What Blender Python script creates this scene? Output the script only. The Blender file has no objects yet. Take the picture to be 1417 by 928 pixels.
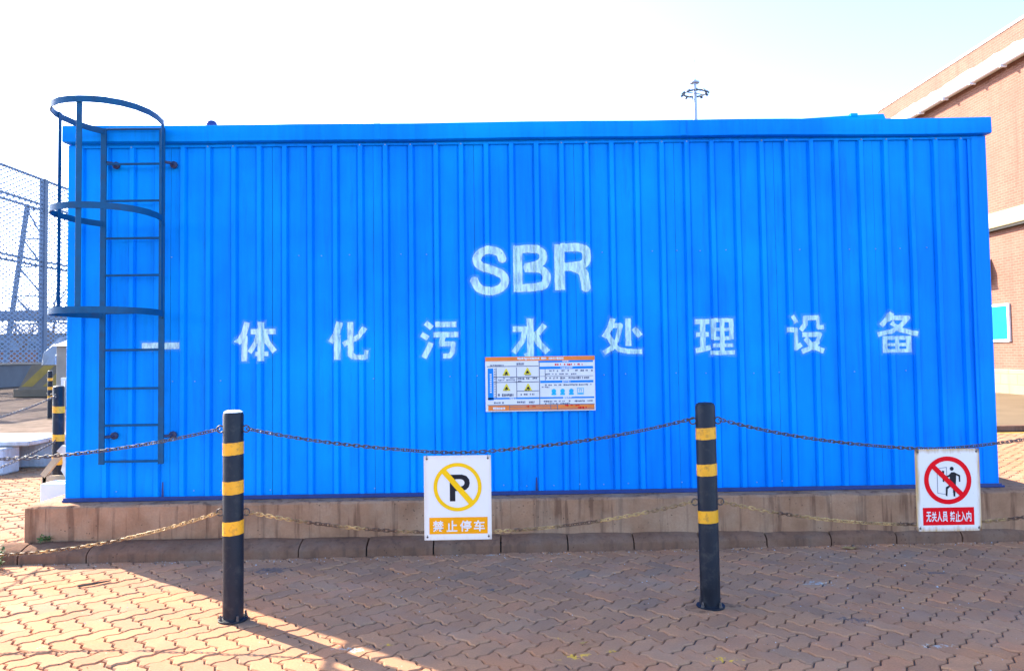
import bpy, bmesh, math, random
import numpy as np
from mathutils import Vector, Matrix
random.seed(7); np.random.seed(7)
S = bpy.context.scene
COL = S.collection
R = math.radians

# ------------------------------------------------------------------ camera
CAM_H = 1.52
pitch, roll, yaw = 0.0404, 0.0140, 0.0121
_f = Vector((math.sin(yaw)*math.cos(pitch), math.cos(yaw)*math.cos(pitch), math.sin(pitch)))
_r = Vector((math.cos(yaw), -math.sin(yaw), 0)); _u = _r.cross(_f)
_r2 = math.cos(roll)*_r - math.sin(roll)*_u; _u2 = math.cos(roll)*_u + math.sin(roll)*_r
cd = bpy.data.cameras.new('camera'); cam = bpy.data.objects.new('camera', cd); COL.objects.link(cam)
m3 = Matrix((_r2, _u2, -_f)).transposed().to_4x4(); m3.translation = (0, 0, CAM_H); cam.matrix_world = m3
cd.sensor_fit = 'HORIZONTAL'; cd.sensor_width = 36; cd.lens = 36*1060/1417
cd.shift_y = -0.0130; cd.clip_start = 0.05; cd.clip_end = 3000
S.camera = cam

# ------------------------------------------------------------------ sky, sun, exposure
SUN_EL = R(31.5); SUN_AZ = math.atan2(-0.79, 0.61)
w = bpy.data.worlds.new('World'); S.world = w; w.use_nodes = True
wn = w.node_tree.nodes; wl = w.node_tree.links
sky = wn.new('ShaderNodeTexSky'); sky.sky_type = 'NISHITA'; sky.sun_disc = False
sky.sun_elevation = SUN_EL; sky.sun_rotation = SUN_AZ; sky.air_density = 0.50; sky.dust_density = 0.7; sky.ozone_density = 1.5
bgn = wn['Background']; bgn.inputs['Strength'].default_value = 0.15
wl.new(sky.outputs[0], bgn.inputs['Color'])
sd = bpy.data.lights.new('sun', 'SUN'); sd.energy = 3.05; sd.angle = R(0.5); sd.color = (1, 0.90, 0.74)
sun = bpy.data.objects.new('sun', sd); COL.objects.link(sun)
sdir = Vector((math.sin(SUN_AZ)*math.cos(SUN_EL), math.cos(SUN_AZ)*math.cos(SUN_EL), math.sin(SUN_EL)))
sun.rotation_euler = (-sdir).to_track_quat('-Z', 'Y').to_euler(); sun.location = sdir*60
S.view_settings.view_transform = 'Standard'; S.view_settings.look = 'None'
S.view_settings.exposure = 2.66; S.view_settings.gamma = 1.0; S.view_settings.use_curve_mapping = False
S.cycles.use_denoising = True; S.cycles.max_bounces = 8; S.cycles.transparent_max_bounces = 16

# ------------------------------------------------------------------ materials
def nm(name):
    m = bpy.data.materials.new(name); m.use_nodes = True
    nt = m.node_tree; return m, nt, nt.nodes, nt.links, nt.nodes['Principled BSDF']
def mixc(nt, fac, a, b, mode='MIX'):
    n = nt.nodes.new('ShaderNodeMix'); n.data_type = 'RGBA'; n.blend_type = mode
    for v, s in ((fac, 0), (a, 6), (b, 7)):
        if isinstance(v, (int, float)): n.inputs[s].default_value = v
        elif isinstance(v, tuple): n.inputs[s].default_value = (*v[:3], 1)
        else: nt.links.new(v, n.inputs[s])
    return n.outputs[2]
def coords(nt, kind='pos', scale=(1, 1, 1), loc=(0, 0, 0)):
    if kind == 'pos': src = nt.nodes.new('ShaderNodeNewGeometry').outputs['Position']
    else: src = nt.nodes.new('ShaderNodeTexCoord').outputs['Object']
    mp = nt.nodes.new('ShaderNodeMapping'); mp.inputs['Scale'].default_value = scale; mp.inputs['Location'].default_value = loc
    nt.links.new(src, mp.inputs['Vector']); return mp.outputs[0]
def noise(nt, vec, scale, detail=4, rough=0.55):
    n = nt.nodes.new('ShaderNodeTexNoise'); n.inputs['Scale'].default_value = scale
    n.inputs['Detail'].default_value = detail; n.inputs['Roughness'].default_value = rough
    nt.links.new(vec, n.inputs['Vector']); return n.outputs['Fac']
def ramp(nt, v, a, b, lo=0.0, hi=1.0):
    n = nt.nodes.new('ShaderNodeMapRange'); n.inputs['From Min'].default_value = a; n.inputs['From Max'].default_value = b
    n.inputs['To Min'].default_value = lo; n.inputs['To Max'].default_value = hi
    nt.links.new(v, n.inputs['Value']); return n.outputs[0]
def mth(nt, op, a, b=0.0):
    n = nt.nodes.new('ShaderNodeMath'); n.operation = op
    for i, v in enumerate((a, b)):
        if isinstance(v, (int, float)): n.inputs[i].default_value = v
        else: nt.links.new(v, n.inputs[i])
    return n.outputs[0]
def bump(nt, bs, h, strength=0.3, dist=0.01):
    n = nt.nodes.new('ShaderNodeBump'); n.inputs['Strength'].default_value = strength; n.inputs['Distance'].default_value = dist
    nt.links.new(h, n.inputs['Height']); nt.links.new(n.outputs[0], bs.inputs['Normal'])
def plain(name, col, rough=0.6, metal=0.0, var=0.18, scale=8.0, spec=0.5, bmp=0.1, dirt=None, dirt_amt=0.5, dirt_scale=3.0, kind='pos', stretch=(1, 1, 1), dlo=.52):
    m, nt, N, L, bs = nm(name)
    v = coords(nt, kind, stretch)
    n1 = noise(nt, v, scale, 5)
    c = mixc(nt, ramp(nt, n1, .3, .7), tuple(x*(1-var) for x in col), tuple(min(1, x*(1+var)) for x in col))
    if dirt:
        d = noise(nt, v, dirt_scale, 6, .65)
        c = mixc(nt, ramp(nt, d, dlo, dlo+.2 if dlo > .5 else dlo+.12, 0, dirt_amt), c, dirt)
    L.new(c, bs.inputs['Base Color'])
    L.new(ramp(nt, n1, .3, .7, max(0, rough-.08), min(1, rough+.08)), bs.inputs['Roughness'])
    bs.inputs['Metallic'].default_value = metal; bs.inputs['Specular IOR Level'].default_value = spec
    if bmp: bump(nt, bs, noise(nt, v, scale*6, 3), bmp, .004)
    return m

M = {}
def blue_paint(name, col, faded=(.0, .36, .88)):
    m, nt, N, L, bs = nm(name)
    v = coords(nt, 'pos', (9, 9, .35)); st = noise(nt, v, 3.0, 5, .6)
    big = noise(nt, coords(nt, 'pos', (.8, .8, .6)), 1.3, 4)
    c = mixc(nt, ramp(nt, st, .35, .68), tuple(x*.82 for x in col), col)
    c = mixc(nt, ramp(nt, big, .40, .70, 0, .75), c, faded)
    fine = noise(nt, coords(nt, 'pos', (40, 40, 1.2)), 3.0, 3)
    c = mixc(nt, ramp(nt, fine, .62, .85, 0, .20), c, tuple(x*.6+.02 for x in col))
    grime = noise(nt, coords(nt, 'pos', (5, 5, .5)), 3.1, 6, .7)
    c = mixc(nt, ramp(nt, grime, .54, .84, 0, .42), c, (.005, .05, .22))
    L.new(c, bs.inputs['Base Color'])
    bs.inputs['Roughness'].default_value = .5; bs.inputs['Specular IOR Level'].default_value = .07
    bump(nt, bs, noise(nt, coords(nt), 55, 3), .06, .003)
    return m
M['blue'] = blue_paint('blue_painted_sheet', (.0, .245, .84))
M['blue_trim'] = blue_paint('blue_painted_trim', (.0, .245, .84))
M['blue_base'] = plain('dark_blue_rail', (.006, .03, .16), .5)
M['ladder'] = plain('ladder_paint', (.003, .072, .17), .5, spec=.2, dirt=(.03, .035, .06), dirt_amt=.5, scale=14, dirt_scale=9)
M['bracket'] = plain('rusty_bracket', (.03, .04, .09), .7, dirt=(.12, .05, .03), dirt_scale=30)
M['screw'] = plain('screw_head', (.20, .38, .60), .4, bmp=0)
M['bollard'] = plain('bollard_black', (.0085, .0115, .019), .45, spec=.25, var=.25, scale=6, dirt=(.05, .047, .044), dirt_amt=.6, dirt_scale=17, bmp=.08)
M['tape'] = plain('yellow_band', (.80, .36, .004), .45, var=.1, dirt=(.25, .12, .03), dirt_amt=.8, dirt_scale=26)
M['bolt'] = plain('bolt', (.10, .08, .07), .6, metal=.4)
M['galv'] = plain('galvanised_chain', (.085, .078, .08), .55, metal=.25, var=.4, scale=30, dirt=(.12, .05, .025), dirt_amt=.9, dirt_scale=16)
M['rust_chain'] = plain('rusty_yellow_chain', (.46, .28, .10), .6, metal=.1, var=.4, scale=22, dirt=(.085, .038, .020), dirt_amt=.95, dirt_scale=3.2, dlo=.46)
M['orange_p'] = plain('orange_print', (.80, .22, .05), .5, spec=.12, var=.12, bmp=0)
M['yellow_p'] = plain('yellow_print', (.88, .50, .005), .45, spec=.12, var=.06, bmp=0)
M['amber_p'] = plain('amber_print', (.86, .33, .003), .45, spec=.12, var=.06, bmp=0)
M['red_p'] = plain('red_print', (.74, .0, .008), .45, spec=.12, var=.06, bmp=0)
M['black_p'] = plain('black_print', (.016, .016, .022), .5, spec=.12, bmp=0)
M['blue_p'] = plain('blue_print', (.01, .22, .66), .5, spec=.12, var=.1, bmp=0)
M['cyan_p'] = plain('cyan_print', (.02, .42, .72), .5, spec=.12, var=.1, bmp=0)
M['grey_p'] = plain('grey_print', (.16, .17, .22), .5, spec=.12, bmp=0)
M['tri_p'] = plain('triangle_yellow', (.75, .60, .02), .5, bmp=0)
M['white_plain'] = plain('white_board', (.70, .68, .66), .45, var=.05, scale=12, bmp=.03)
def sign_white(name, rust):
    m, nt, N, L, bs = nm(name)
    v = coords(nt, 'obj'); tc = nt.nodes.new('ShaderNodeTexCoord')
    sx = nt.nodes.new('ShaderNodeSeparateXYZ'); L.new(tc.outputs['Generated'], sx.inputs[0])
    ex = mth(nt, 'ABSOLUTE', mth(nt, 'SUBTRACT', sx.outputs[0], .5)); ez = mth(nt, 'ABSOLUTE', mth(nt, 'SUBTRACT', sx.outputs[2], .5))
    n = noise(nt, coords(nt, 'obj', (30, 30, 5)), 1.0, 5, .6)
    edge = mth(nt, 'ADD', mth(nt, 'MAXIMUM', ex, mth(nt, 'SUBTRACT', ez, .015)), mth(nt, 'MULTIPLY', mth(nt, 'SUBTRACT', n, .5), .16))
    c = mixc(nt, ramp(nt, edge, .43, .50, 0, rust), (.74, .70, .64), (.50, .30, .11))
    corner = mth(nt, 'ADD', mth(nt, 'MINIMUM', ex, ez), mth(nt, 'MULTIPLY', mth(nt, 'SUBTRACT', n, .5), .12))
    c = mixc(nt, ramp(nt, corner, .43, .49, 0, min(1, rust*1.1)), c, (.13, .055, .02))
    spots = noise(nt, v, 55, 3)
    c = mixc(nt, ramp(nt, spots, .68, .75, 0, .5*rust), c, (.30, .15, .06))
    L.new(c, bs.inputs['Base Color']); bs.inputs['Roughness'].default_value = .4
    return m
M['sign_clean'] = sign_white('white_sign_plate', .22)
M['sign_rust'] = sign_white('rusty_sign_plate', 1.0)

def paver_mat(name, lighten=1.0, marks=True):
    m, nt, N, L, bs = nm(name)
    g = N.new('ShaderNodeNewGeometry'); oi = N.new('ShaderNodeObjectInfo')
    rnd = mth(nt, 'FRACT', mth(nt, 'ADD', g.outputs['Random Per Island'], mth(nt, 'MULTIPLY', oi.outputs['Random'], 7.31)))
    cr = N.new('ShaderNodeValToRGB'); L.new(rnd, cr.inputs[0]); e = cr.color_ramp.elements
    cols = [(0, (0.517, 0.264, 0.146)), (.25, (0.620, 0.318, 0.168)), (.5, (0.685, 0.343, 0.179)), (.72, (0.597, 0.284, 0.145)), (.9, (0.733, 0.334, 0.169)), (1, (0.463, 0.264, 0.158))]
    e[0].position = 0; e[0].color = (*[x*lighten for x in cols[0][1]], 1); e[1].position = 1; e[1].color = (*[x*lighten for x in cols[-1][1]], 1)
    for p, c in cols[1:-1]:
        q = e.new(p); q.color = (*[x*lighten for x in c], 1)
    pos = coords(nt)
    fine = noise(nt, pos, 95, 5, .7); mid = noise(nt, pos, 3.1, 5, .6); dirt = noise(nt, pos, 1.1, 6, .65)
    c = mixc(nt, ramp(nt, fine, .25, .75), mixc(nt, 1.0, cr.outputs[0], (.78, .77, .76), 'MULTIPLY'), mixc(nt, 1.0, cr.outputs[0], (1.16, 1.15, 1.14), 'MULTIPLY'))
    c = mixc(nt, ramp(nt, mid, .42, .72, 0, .55), c, (.35*lighten, .21*lighten, .14*lighten))
    c = mixc(nt, ramp(nt, dirt, .50, .74, 0, .6), c, (.56*lighten, .37*lighten, .25*lighten))
    stain = noise(nt, pos, 7.3, 4, .6)
    c = mixc(nt, ramp(nt, stain, .68, .76, 0, .6), c, (.10, .085, .08))
    spk = N.new('ShaderNodeTexVoronoi'); spk.inputs['Scale'].default_value = 21; L.new(pos, spk.inputs['Vector'])
    sn = noise(nt, pos, 2.7, 3)
    sp = mth(nt, 'MULTIPLY', ramp(nt, spk.outputs['Distance'], .10, .055), ramp(nt, sn, .52, .60))
    c = mixc(nt, mth(nt, 'MULTIPLY', sp, .75), c, (.55, .50, .46))
    if marks:
        # worn flecks of old yellow line paint
        def patch(cx, cy, rx, ry, thr):
            vv = coords(nt, 'pos', (1/rx, 1/ry, 0), (-cx/rx, -cy/ry, 0))
            ln = N.new('ShaderNodeVectorMath'); ln.operation = 'LENGTH'; L.new(vv, ln.inputs[0])
            nn = noise(nt, pos, 26, 5, .7)
            return ramp(nt, mth(nt, 'SUBTRACT', nn, mth(nt, 'MULTIPLY', ln.outputs['Value'], .22)), thr, thr+.03)
        for (cx, cy, rx, ry, thr) in ((.34, 3.90, .13, .07, .44), (.55, 3.96, .07, .03, .44), (1.05, 3.83, .20, .05, .46), (-.62, 4.10, .06, .03, .42), (.28, 4.14, .04, .03, .42)):
            c = mixc(nt, mth(nt, 'MULTIPLY', patch(cx, cy, rx, ry, thr), .9), c, (.72, .42, .06))
        for (cx, cy, rx, ry, thr) in ((-1.66, 5.55, .16, .10, .36), (1.95, 4.35, .14, .08, .42), (2.9, 5.2, .20, .06, .42), (-.1, 5.0, .05, .03, .40)):
            c = mixc(nt, mth(nt, 'MULTIPLY', patch(cx, cy, rx, ry, thr), .7), c, (.09, .085, .09))
        for (cx, cy, rx, ry, thr) in ((-.80, 4.05, .13, .05, .42), (2.02, 5.02, .13, .06, .40), (2.2, 3.95, .12, .05, .42), (-.12, 5.86, .05, .02, .40)):
            c = mixc(nt, mth(nt, 'MULTIPLY', patch(cx, cy, rx, ry, thr), .8), c, (.42, .40, .36))
    L.new(c, bs.inputs['Base Color'])
    bs.inputs['Roughness'].default_value = .92; bs.inputs['Specular IOR Level'].default_value = .08
    bump(nt, bs, mth(nt, 'ADD', fine, mth(nt, 'MULTIPLY', mid, 2.0)), .45, .004)
    return m
M['paver'] = paver_mat('clay_paver', .72)
M['paver_rear'] = paver_mat('pale_paver', .64, False)
M['joint'] = plain('joint_sand', (.085, .060, .048), .95, scale=60, var=.4, dirt=(.14, .11, .09), dirt_scale=9)
M['ground'] = plain('packed_ground', (.15, .105, .078), .95, spec=.05, scale=2.6, var=.45, dirt=(.075, .055, .045), dirt_amt=.8, dirt_scale=.8, bmp=.9)

def concrete(name, col, streak=.8, streakcol=(.155, .075, .045), pits=True, edge=None):
    m, nt, N, L, bs = nm(name)
    pos = coords(nt)
    n1 = noise(nt, pos, 5, 6, .65); n2 = noise(nt, pos, 60, 4, .7)
    c = mixc(nt, ramp(nt, n1, .3, .7), tuple(x*.72 for x in col), tuple(x*1.18 for x in col))
    st = noise(nt, coords(nt, 'pos', (16, 16, .9)), 1.2, 4, .6)
    c = mixc(nt, ramp(nt, st, .52, .62, 0, streak), c, streakcol)
    pale = noise(nt, coords(nt, 'pos', (3.2, 3.2, 2.2), (4, 0, 1)), 1.2, 4)
    c = mixc(nt, ramp(nt, pale, .46, .74, 0, .6), c, (col[0]*1.25, col[1]*1.6, col[2]*1.85))
    if pits:
        vo = N.new('ShaderNodeTexVoronoi'); vo.inputs['Scale'].default_value = 26; L.new(pos, vo.inputs['Vector'])
        vo.inputs['Randomness'].default_value = 1
        pn = noise(nt, pos, 6, 3)
        pit = mth(nt, 'MULTIPLY', ramp(nt, vo.outputs['Distance'], .17, .09), ramp(nt, pn, .50, .58))
        c = mixc(nt, mth(nt, 'MULTIPLY', pit, .8), c, (.035, .028, .022))
    c = mixc(nt, ramp(nt, n2, .3, .75, 0, .35), c, tuple(x*.6 for x in col))
    L.new(c, bs.inputs['Base Color'])
    bs.inputs['Roughness'].default_value = .95; bs.inputs['Specular IOR Level'].default_value = .08
    bump(nt, bs, mth(nt, 'ADD', n2, mth(nt, 'MULTIPLY', n1, 3.0)), .6, .006)
    return m
M['plinth'] = concrete('stained_concrete', (.38, .20, .112))
M['kerb'] = concrete('kerb_concrete', (.21, .108, .066), .45, (.075, .05, .04), True)
M['slab'] = concrete('pale_concrete', (.50, .48, .46), .35, (.25, .22, .2))
M['barrier'] = plain('barrier_concrete', (.14, .105, .07), .9, scale=2.0, dirt=(.12, .10, .09), dirt_scale=1.0)
M['barrier_y'] = plain('faded_yellow_stripe', (.26, .165, .03), .9, scale=3, dirt=(.2, .16, .12), dirt_scale=1.5)
M['grey_wall'] = plain('grey_render', (.12, .125, .135), .9, scale=1.0, var=.2)
M['steel'] = plain('fence_steel', (.09, .13, .20), .6, scale=2)
M['wood'] = plain('weathered_wood', (.42, .32, .19), .85, scale=3, stretch=(1, 1, .2), var=.35)
M['foam'] = plain('white_box', (.72, .74, .80), .6, var=.06)
M['sack'] = plain('pale_sack', (.60, .52, .40), .9, var=.15, scale=12, bmp=.5)
M['pillar'] = plain('pillar_render', (.30, .25, .20), .9, scale=2)
M['white'] = plain('white_paint', (.78, .78, .78), .6, var=.06)
M['cream'] = plain('cream_render', (.36, .29, .165), .9, var=.08, scale=1.5)
M['stone'] = None
M['asphalt'] = plain('pale_concrete_apron', (.17, .125, .078), .95, spec=.05, scale=.8, var=.15, bmp=.3)
M['road_yellow'] = plain('yellow_kerb_paint', (.42, .22, .01), .8, var=.15)
M['dark'] = plain('dark_gap', (.03, .028, .026), .9)
M['rust_wagon'] = plain('rust_brown', (.20, .10, .07), .8, scale=.7, var=.3)
M['blue_grey'] = plain('blue_grey_cladding', (.20, .25, .32), .7, scale=.3, var=.15)
M['tarp'] = plain('white_tarpaulin', (.30, .32, .36), .7, scale=1.5, var=.12)
M['drum'] = plain('blue_plastic', (.01, .16, .42), .5)
M['teal'] = plain('teal_board', (.0, .21, .235), .6, spec=.1, var=.06, scale=2)
M['gutter'] = plain('white_gutter', (.72, .74, .80), .5, var=.1, scale=2)
M['mast'] = plain('galvanised_mast', (.35, .40, .50), .5, metal=.3)
M['lampdark'] = plain('floodlight_housing', (.06, .09, .12), .5)
M['leaf'] = plain('weed_leaf', (.075, .14, .03), .7, scale=20, var=.4, bmp=0)
M['bark'] = plain('bare_bark', (.16, .14, .13), .9)
M['litter'] = plain('dry_stick', (.06, .045, .035), .9)
M['leaf_dry'] = plain('dry_leaf', (.33, .19, .06), .9, scale=40)

def brick_mat(name, c1, c2, mortar, bw=.24, bh=.068, ms=.010, axis='x'):
    m, nt, N, L, bs = nm(name)
    g = N.new('ShaderNodeNewGeometry'); sp = N.new('ShaderNodeSeparateXYZ'); L.new(g.outputs['Position'], sp.inputs[0])
    cb = N.new('ShaderNodeCombineXYZ')
    L.new(mth(nt, 'ADD', sp.outputs[0], sp.outputs[1]), cb.inputs[0]); L.new(sp.outputs[2], cb.inputs[1])
    b = N.new('ShaderNodeTexBrick'); L.new(cb.outputs[0], b.inputs['Vector'])
    b.inputs['Color1'].default_value = (*c1, 1); b.inputs['Color2'].default_value = (*c2, 1); b.inputs['Mortar'].default_value = (*mortar, 1)
    b.inputs['Scale'].default_value = 1; b.inputs['Brick Width'].default_value = bw; b.inputs['Row Height'].default_value = bh
    b.inputs['Mortar Size'].default_value = ms; b.inputs['Bias'].default_value = 0
    n = noise(nt, coords(nt), .7, 5); n = mth(nt, 'MAXIMUM', n, noise(nt, coords(nt, 'pos', (3, 3, .4)), 1.0, 4))
    L.new(mixc(nt, ramp(nt, n, .45, .75, 0, .55), b.outputs['Color'], tuple(x*.66 for x in c1)), bs.inputs['Base Color'])
    bs.inputs['Roughness'].default_value = .9
    bump(nt, bs, mth(nt, 'MULTIPLY', b.outputs['Fac'], -1), .5, .01)
    return m
M['brick'] = brick_mat('orange_brick', (.19, .074, .047), (.225, .093, .062), (.25, .14, .10), .25, .085, .010)
M['stone'] = brick_mat('pale_stone_block', (.27, .20, .125), (.30, .23, .145), (.20, .14, .085), .8, .33, .012)

def mesh_net(name):
    m, nt, N, L, bs = nm(name)
    g = N.new('ShaderNodeNewGeometry'); sp = N.new('ShaderNodeSeparateXYZ'); L.new(g.outputs['Position'], sp.inputs[0])
    def wires(a, per, wdt):
        fr = mth(nt, 'FRACT', mth(nt, 'MULTIPLY', a, 1/per)); return mth(nt, 'LESS_THAN', fr, wdt/per)
    a1 = mth(nt, 'ADD', mth(nt, 'MULTIPLY', sp.outputs[1], .5), sp.outputs[2]); a2 = mth(nt, 'SUBTRACT', mth(nt, 'MULTIPLY', sp.outputs[1], .5), sp.outputs[2])
    al = mth(nt, 'MAXIMUM', wires(a1, .27, .085), wires(a2, .27, .085))
    bs.inputs['Base Color'].default_value = (.16, .23, .34, 1); bs.inputs['Roughness'].default_value = .7
    L.new(al, bs.inputs['Alpha']); return m
M['net'] = mesh_net('wire_netting')

def spray_mat():
    m, nt, N, L, bs = nm('stencilled_white_paint')
    at = N.new('ShaderNodeAttribute'); at.attribute_name = 'sdf'
    pos = coords(nt)
    n1 = noise(nt, pos, 70, 4, .6); n2 = noise(nt, coords(nt, 'pos', (28, 28, 7)), 1.4, 4, .6); n3 = noise(nt, pos, 16, 4)
    d = mth(nt, 'ADD', at.outputs['Fac'], mth(nt, 'MULTIPLY', mth(nt, 'SUBTRACT', n3, .5), .012))
    core = mth(nt, 'MULTIPLY', ramp(nt, d, .002, -.003), ramp(nt, n2, .33, .58, .48, 1.0))
    halo = mth(nt, 'MULTIPLY', ramp(nt, d, .024, .0, 0, .26), ramp(nt, n1, .35, .65, .3, 1))
    halo = mth(nt, 'MULTIPLY', halo, ramp(nt, n3, .35, .65, .2, 1.1))
    L.new(mth(nt, 'MAXIMUM', core, halo), bs.inputs['Alpha'])
    bs.inputs['Base Color'].default_value = (.60, .84, .78, 1); bs.inputs['Roughness'].default_value = .7
    return m
M['spray'] = spray_mat()

# ------------------------------------------------------------------ mesh building helpers
def wloc(o):
    p = Vector((0, 0, 0))
    while o is not None:
        p += o.location; o = o.parent
    return p
class MB:
    def __init__(s): s.v = []; s.f = []
    def add(s, vs, fs):
        b = len(s.v); s.v += [tuple(v) for v in vs]; s.f += [tuple(b+i for i in f) for f in fs]; return s
    def box(s, x0, x1, y0, y1, z0, z1, c=0.0):
        if c <= 0:
            vs = [(x, y, z) for z in (z0, z1) for y in (y0, y1) for x in (x0, x1)]
            return s.add(vs, [(0, 2, 3, 1), (4, 5, 7, 6), (0, 1, 5, 4), (2, 6, 7, 3), (0, 4, 6, 2), (1, 3, 7, 5)])
        bm = bmesh.new(); bmesh.ops.create_cube(bm, size=1)
        for v in bm.verts: v.co = Vector(((x0+x1)/2+v.co.x*(x1-x0), (y0+y1)/2+v.co.y*(y1-y0), (z0+z1)/2+v.co.z*(z1-z0)))
        bmesh.ops.bevel(bm, geom=list(bm.edges), offset=c, segments=1, affect='EDGES')
        bm.verts.index_update(); vs = [v.co[:] for v in bm.verts]; fs = [[v.index for v in f.verts] for f in bm.faces]; bm.free()
        return s.add(vs, fs)
    def bar(s, a, b, wx, wy, up=(0, 0, 1)):
        a, b = Vector(a), Vector(b); t = (b-a).normalized(); up = Vector(up)
        if abs(t.dot(up)) > .98: up = Vector((0, 1, 0))
        n = t.cross(up).normalized(); u = n.cross(t)
        vs = [p+n*sx*wx/2+u*sy*wy/2 for p in (a, b) for sx, sy in ((-1, -1), (1, -1), (1, 1), (-1, 1))]
        return s.add(vs, [(0, 1, 2, 3), (7, 6, 5, 4), (0, 4, 5, 1), (1, 5, 6, 2), (2, 6, 7, 3), (3, 7, 4, 0)])
    def tube(s, path, r, n=8, closed=False, cap=True):
        P = [Vector(p) for p in path]; k = len(P); rs = r if isinstance(r, (list, tuple)) else [r]*k
        T = []
        for i in range(k):
            a = P[i-1] if (i > 0 or closed) else P[i]; b = P[(i+1) % k] if (i < k-1 or closed) else P[i]
            T.append((b-a).normalized())
        up = Vector((0, 0, 1)) if abs(T[0].z) < .9 else Vector((1, 0, 0))
        nrm = (up - T[0]*up.dot(T[0])).normalized(); vs = []
        for i in range(k):
            nrm = (nrm - T[i]*nrm.dot(T[i])).normalized(); bi = T[i].cross(nrm)
            for j in range(n):
                a = 2*math.pi*j/n; vs.append(P[i]+(nrm*math.cos(a)+bi*math.sin(a))*rs[i])
        fs = []
        for i in range(k if closed else k-1):
            i2 = (i+1) % k
            for j in range(n): fs.append((i*n+j, i*n+(j+1) % n, i2*n+(j+1) % n, i2*n+j))
        if cap and not closed: fs += [tuple(range(n-1, -1, -1)), tuple((k-1)*n+j for j in range(n))]
        return s.add(vs, fs)
    def lathe(s, c, prof, n=24, axis='z'):
        cx, cy, cz = c; vs = []; fs = []
        for (r, h) in prof:
            for j in range(n):
                a = 2*math.pi*j/n; p = (r*math.cos(a), r*math.sin(a), h)
                if axis == 'y': p = (p[0], p[2], p[1])
                vs.append((cx+p[0], cy+p[1], cz+p[2]))
        k = len(prof)
        for i in range(k-1):
            for j in range(n): fs.append((i*n+j, i*n+(j+1) % n, (i+1)*n+(j+1) % n, (i+1)*n+j))
        fs += [tuple(range(n-1, -1, -1)), tuple((k-1)*n+j for j in range(n))]
        return s.add(vs, fs)
    # flat print facing -Y at depth y; coordinates (x, z)
    def poly(s, pts, y): return s.add([(p[0], y, p[1]) for p in pts], [tuple(range(len(pts)))])
    def rect(s, x0, x1, z0, z1, y): return s.poly([(x0, z0), (x1, z0), (x1, z1), (x0, z1)], y)
    def ring(s, cx, cz, r0, r1, y, n=48):
        vs = []
        for j in range(n):
            a = 2*math.pi*j/n; vs += [(cx+r0*math.cos(a), y, cz+r0*math.sin(a)), (cx+r1*math.cos(a), y, cz+r1*math.sin(a))]
        return s.add(vs, [(2*j, 2*j+1, (2*j+3) % (2*n), (2*j+2) % (2*n)) for j in range(n)])
    def stroke(s, pts, wd, y):
        for a, b in zip(pts[:-1], pts[1:]):
            a, b = Vector((a[0], a[1])), Vector((b[0], b[1])); t = (b-a).normalized(); n = Vector((-t.y, t.x))*wd/2
            s.poly([tuple(q) for q in (a-n, b-n, b+n, a+n)], y)
        return s
    def disc(s, cx, cz, r, y, n=20): return s.poly([(cx+r*math.cos(2*math.pi*j/n), cz+r*math.sin(2*math.pi*j/n)) for j in range(n)], y)
    def build(s, name, mat, parent=None, smooth=False, origin=None, fix=False):
        me = bpy.data.meshes.new(name)
        off = wloc(parent) if parent is not None else Vector(origin or (0, 0, 0))
        me.from_pydata([(v[0]-off.x, v[1]-off.y, v[2]-off.z) for v in s.v], [], s.f)
        if fix:
            bm = bmesh.new(); bm.from_mesh(me); bmesh.ops.recalc_face_normals(bm, faces=bm.faces); bm.to_mesh(me); bm.free()
        me.materials.append(M[mat] if isinstance(mat, str) else mat)
        if smooth:
            me.shade_smooth(); 
            try: me.set_sharp_from_angle(angle=R(38))
            except Exception: pass
        me.update()
        o = bpy.data.objects.new(name, me); COL.objects.link(o)
        if parent is not None: o.parent = parent
        else: o.location = off
        return o
def tag(o, label=None, cat=None, group=None, kind=None):
    if label: o['label'] = label
    if cat: o['category'] = cat
    if group: o['group'] = group
    if kind: o['kind'] = kind
    return o
def thing(name, loc, label, cat, group=None):
    o = bpy.data.objects.new(name, None); COL.objects.link(o); o.location = loc; o.empty_display_size = .2
    return tag(o, label, cat, group)
def text_into(mb, body, x0, x1, z0, z1, y, bold=0.0, spacing=1.0):
    cu = bpy.data.curves.new('lettering_curve', 'FONT'); cu.body = body; cu.size = 1; cu.resolution_u = 2; cu.offset = bold; cu.space_character = spacing
    ob = bpy.data.objects.new('lettering_tmp', cu); COL.objects.link(ob)
    dg = bpy.context.evaluated_depsgraph_get(); me = ob.evaluated_get(dg).to_mesh()
    vs = np.array([v.co[:] for v in me.vertices]); fs = [tuple(p.vertices) for p in me.polygons]
    ob.evaluated_get(dg).to_mesh_clear(); bpy.data.objects.remove(ob); bpy.data.curves.remove(cu)
    if len(vs) == 0: return
    lo, hi = vs.min(0), vs.max(0)
    mb.add([(x0+(v[0]-lo[0])/(hi[0]-lo[0])*(x1-x0), y, z0+(v[1]-lo[1])/(hi[1]-lo[1])*(z1-z0)) for v in vs], fs)

# ------------------------------------------------------------------ ground
REAR = 0.03
def kerb_y(x): return 5.80 + (x+3.8)*0.0256
g = MB().add([(-900, -300, -.035), (900, -300, -.035), (900, 1500, -.035), (-900, 1500, -.035)], [(0, 1, 2, 3)]).build('ground', 'ground'); tag(g, kind='structure')
yard = MB().add([(-900, kerb_y(-7)-.9+6*0, REAR-.014), (-7, kerb_y(-7)+.1, REAR-.014), (8, kerb_y(8)+.1, REAR-.014), (900, kerb_y(8)+.1, REAR-.014), (900, 1500, REAR-.014), (-900, 1500, REAR-.014)], [(0, 1, 2, 3, 4, 5)]).build('yard_ground', 'ground'); tag(yard, kind='structure')

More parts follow.
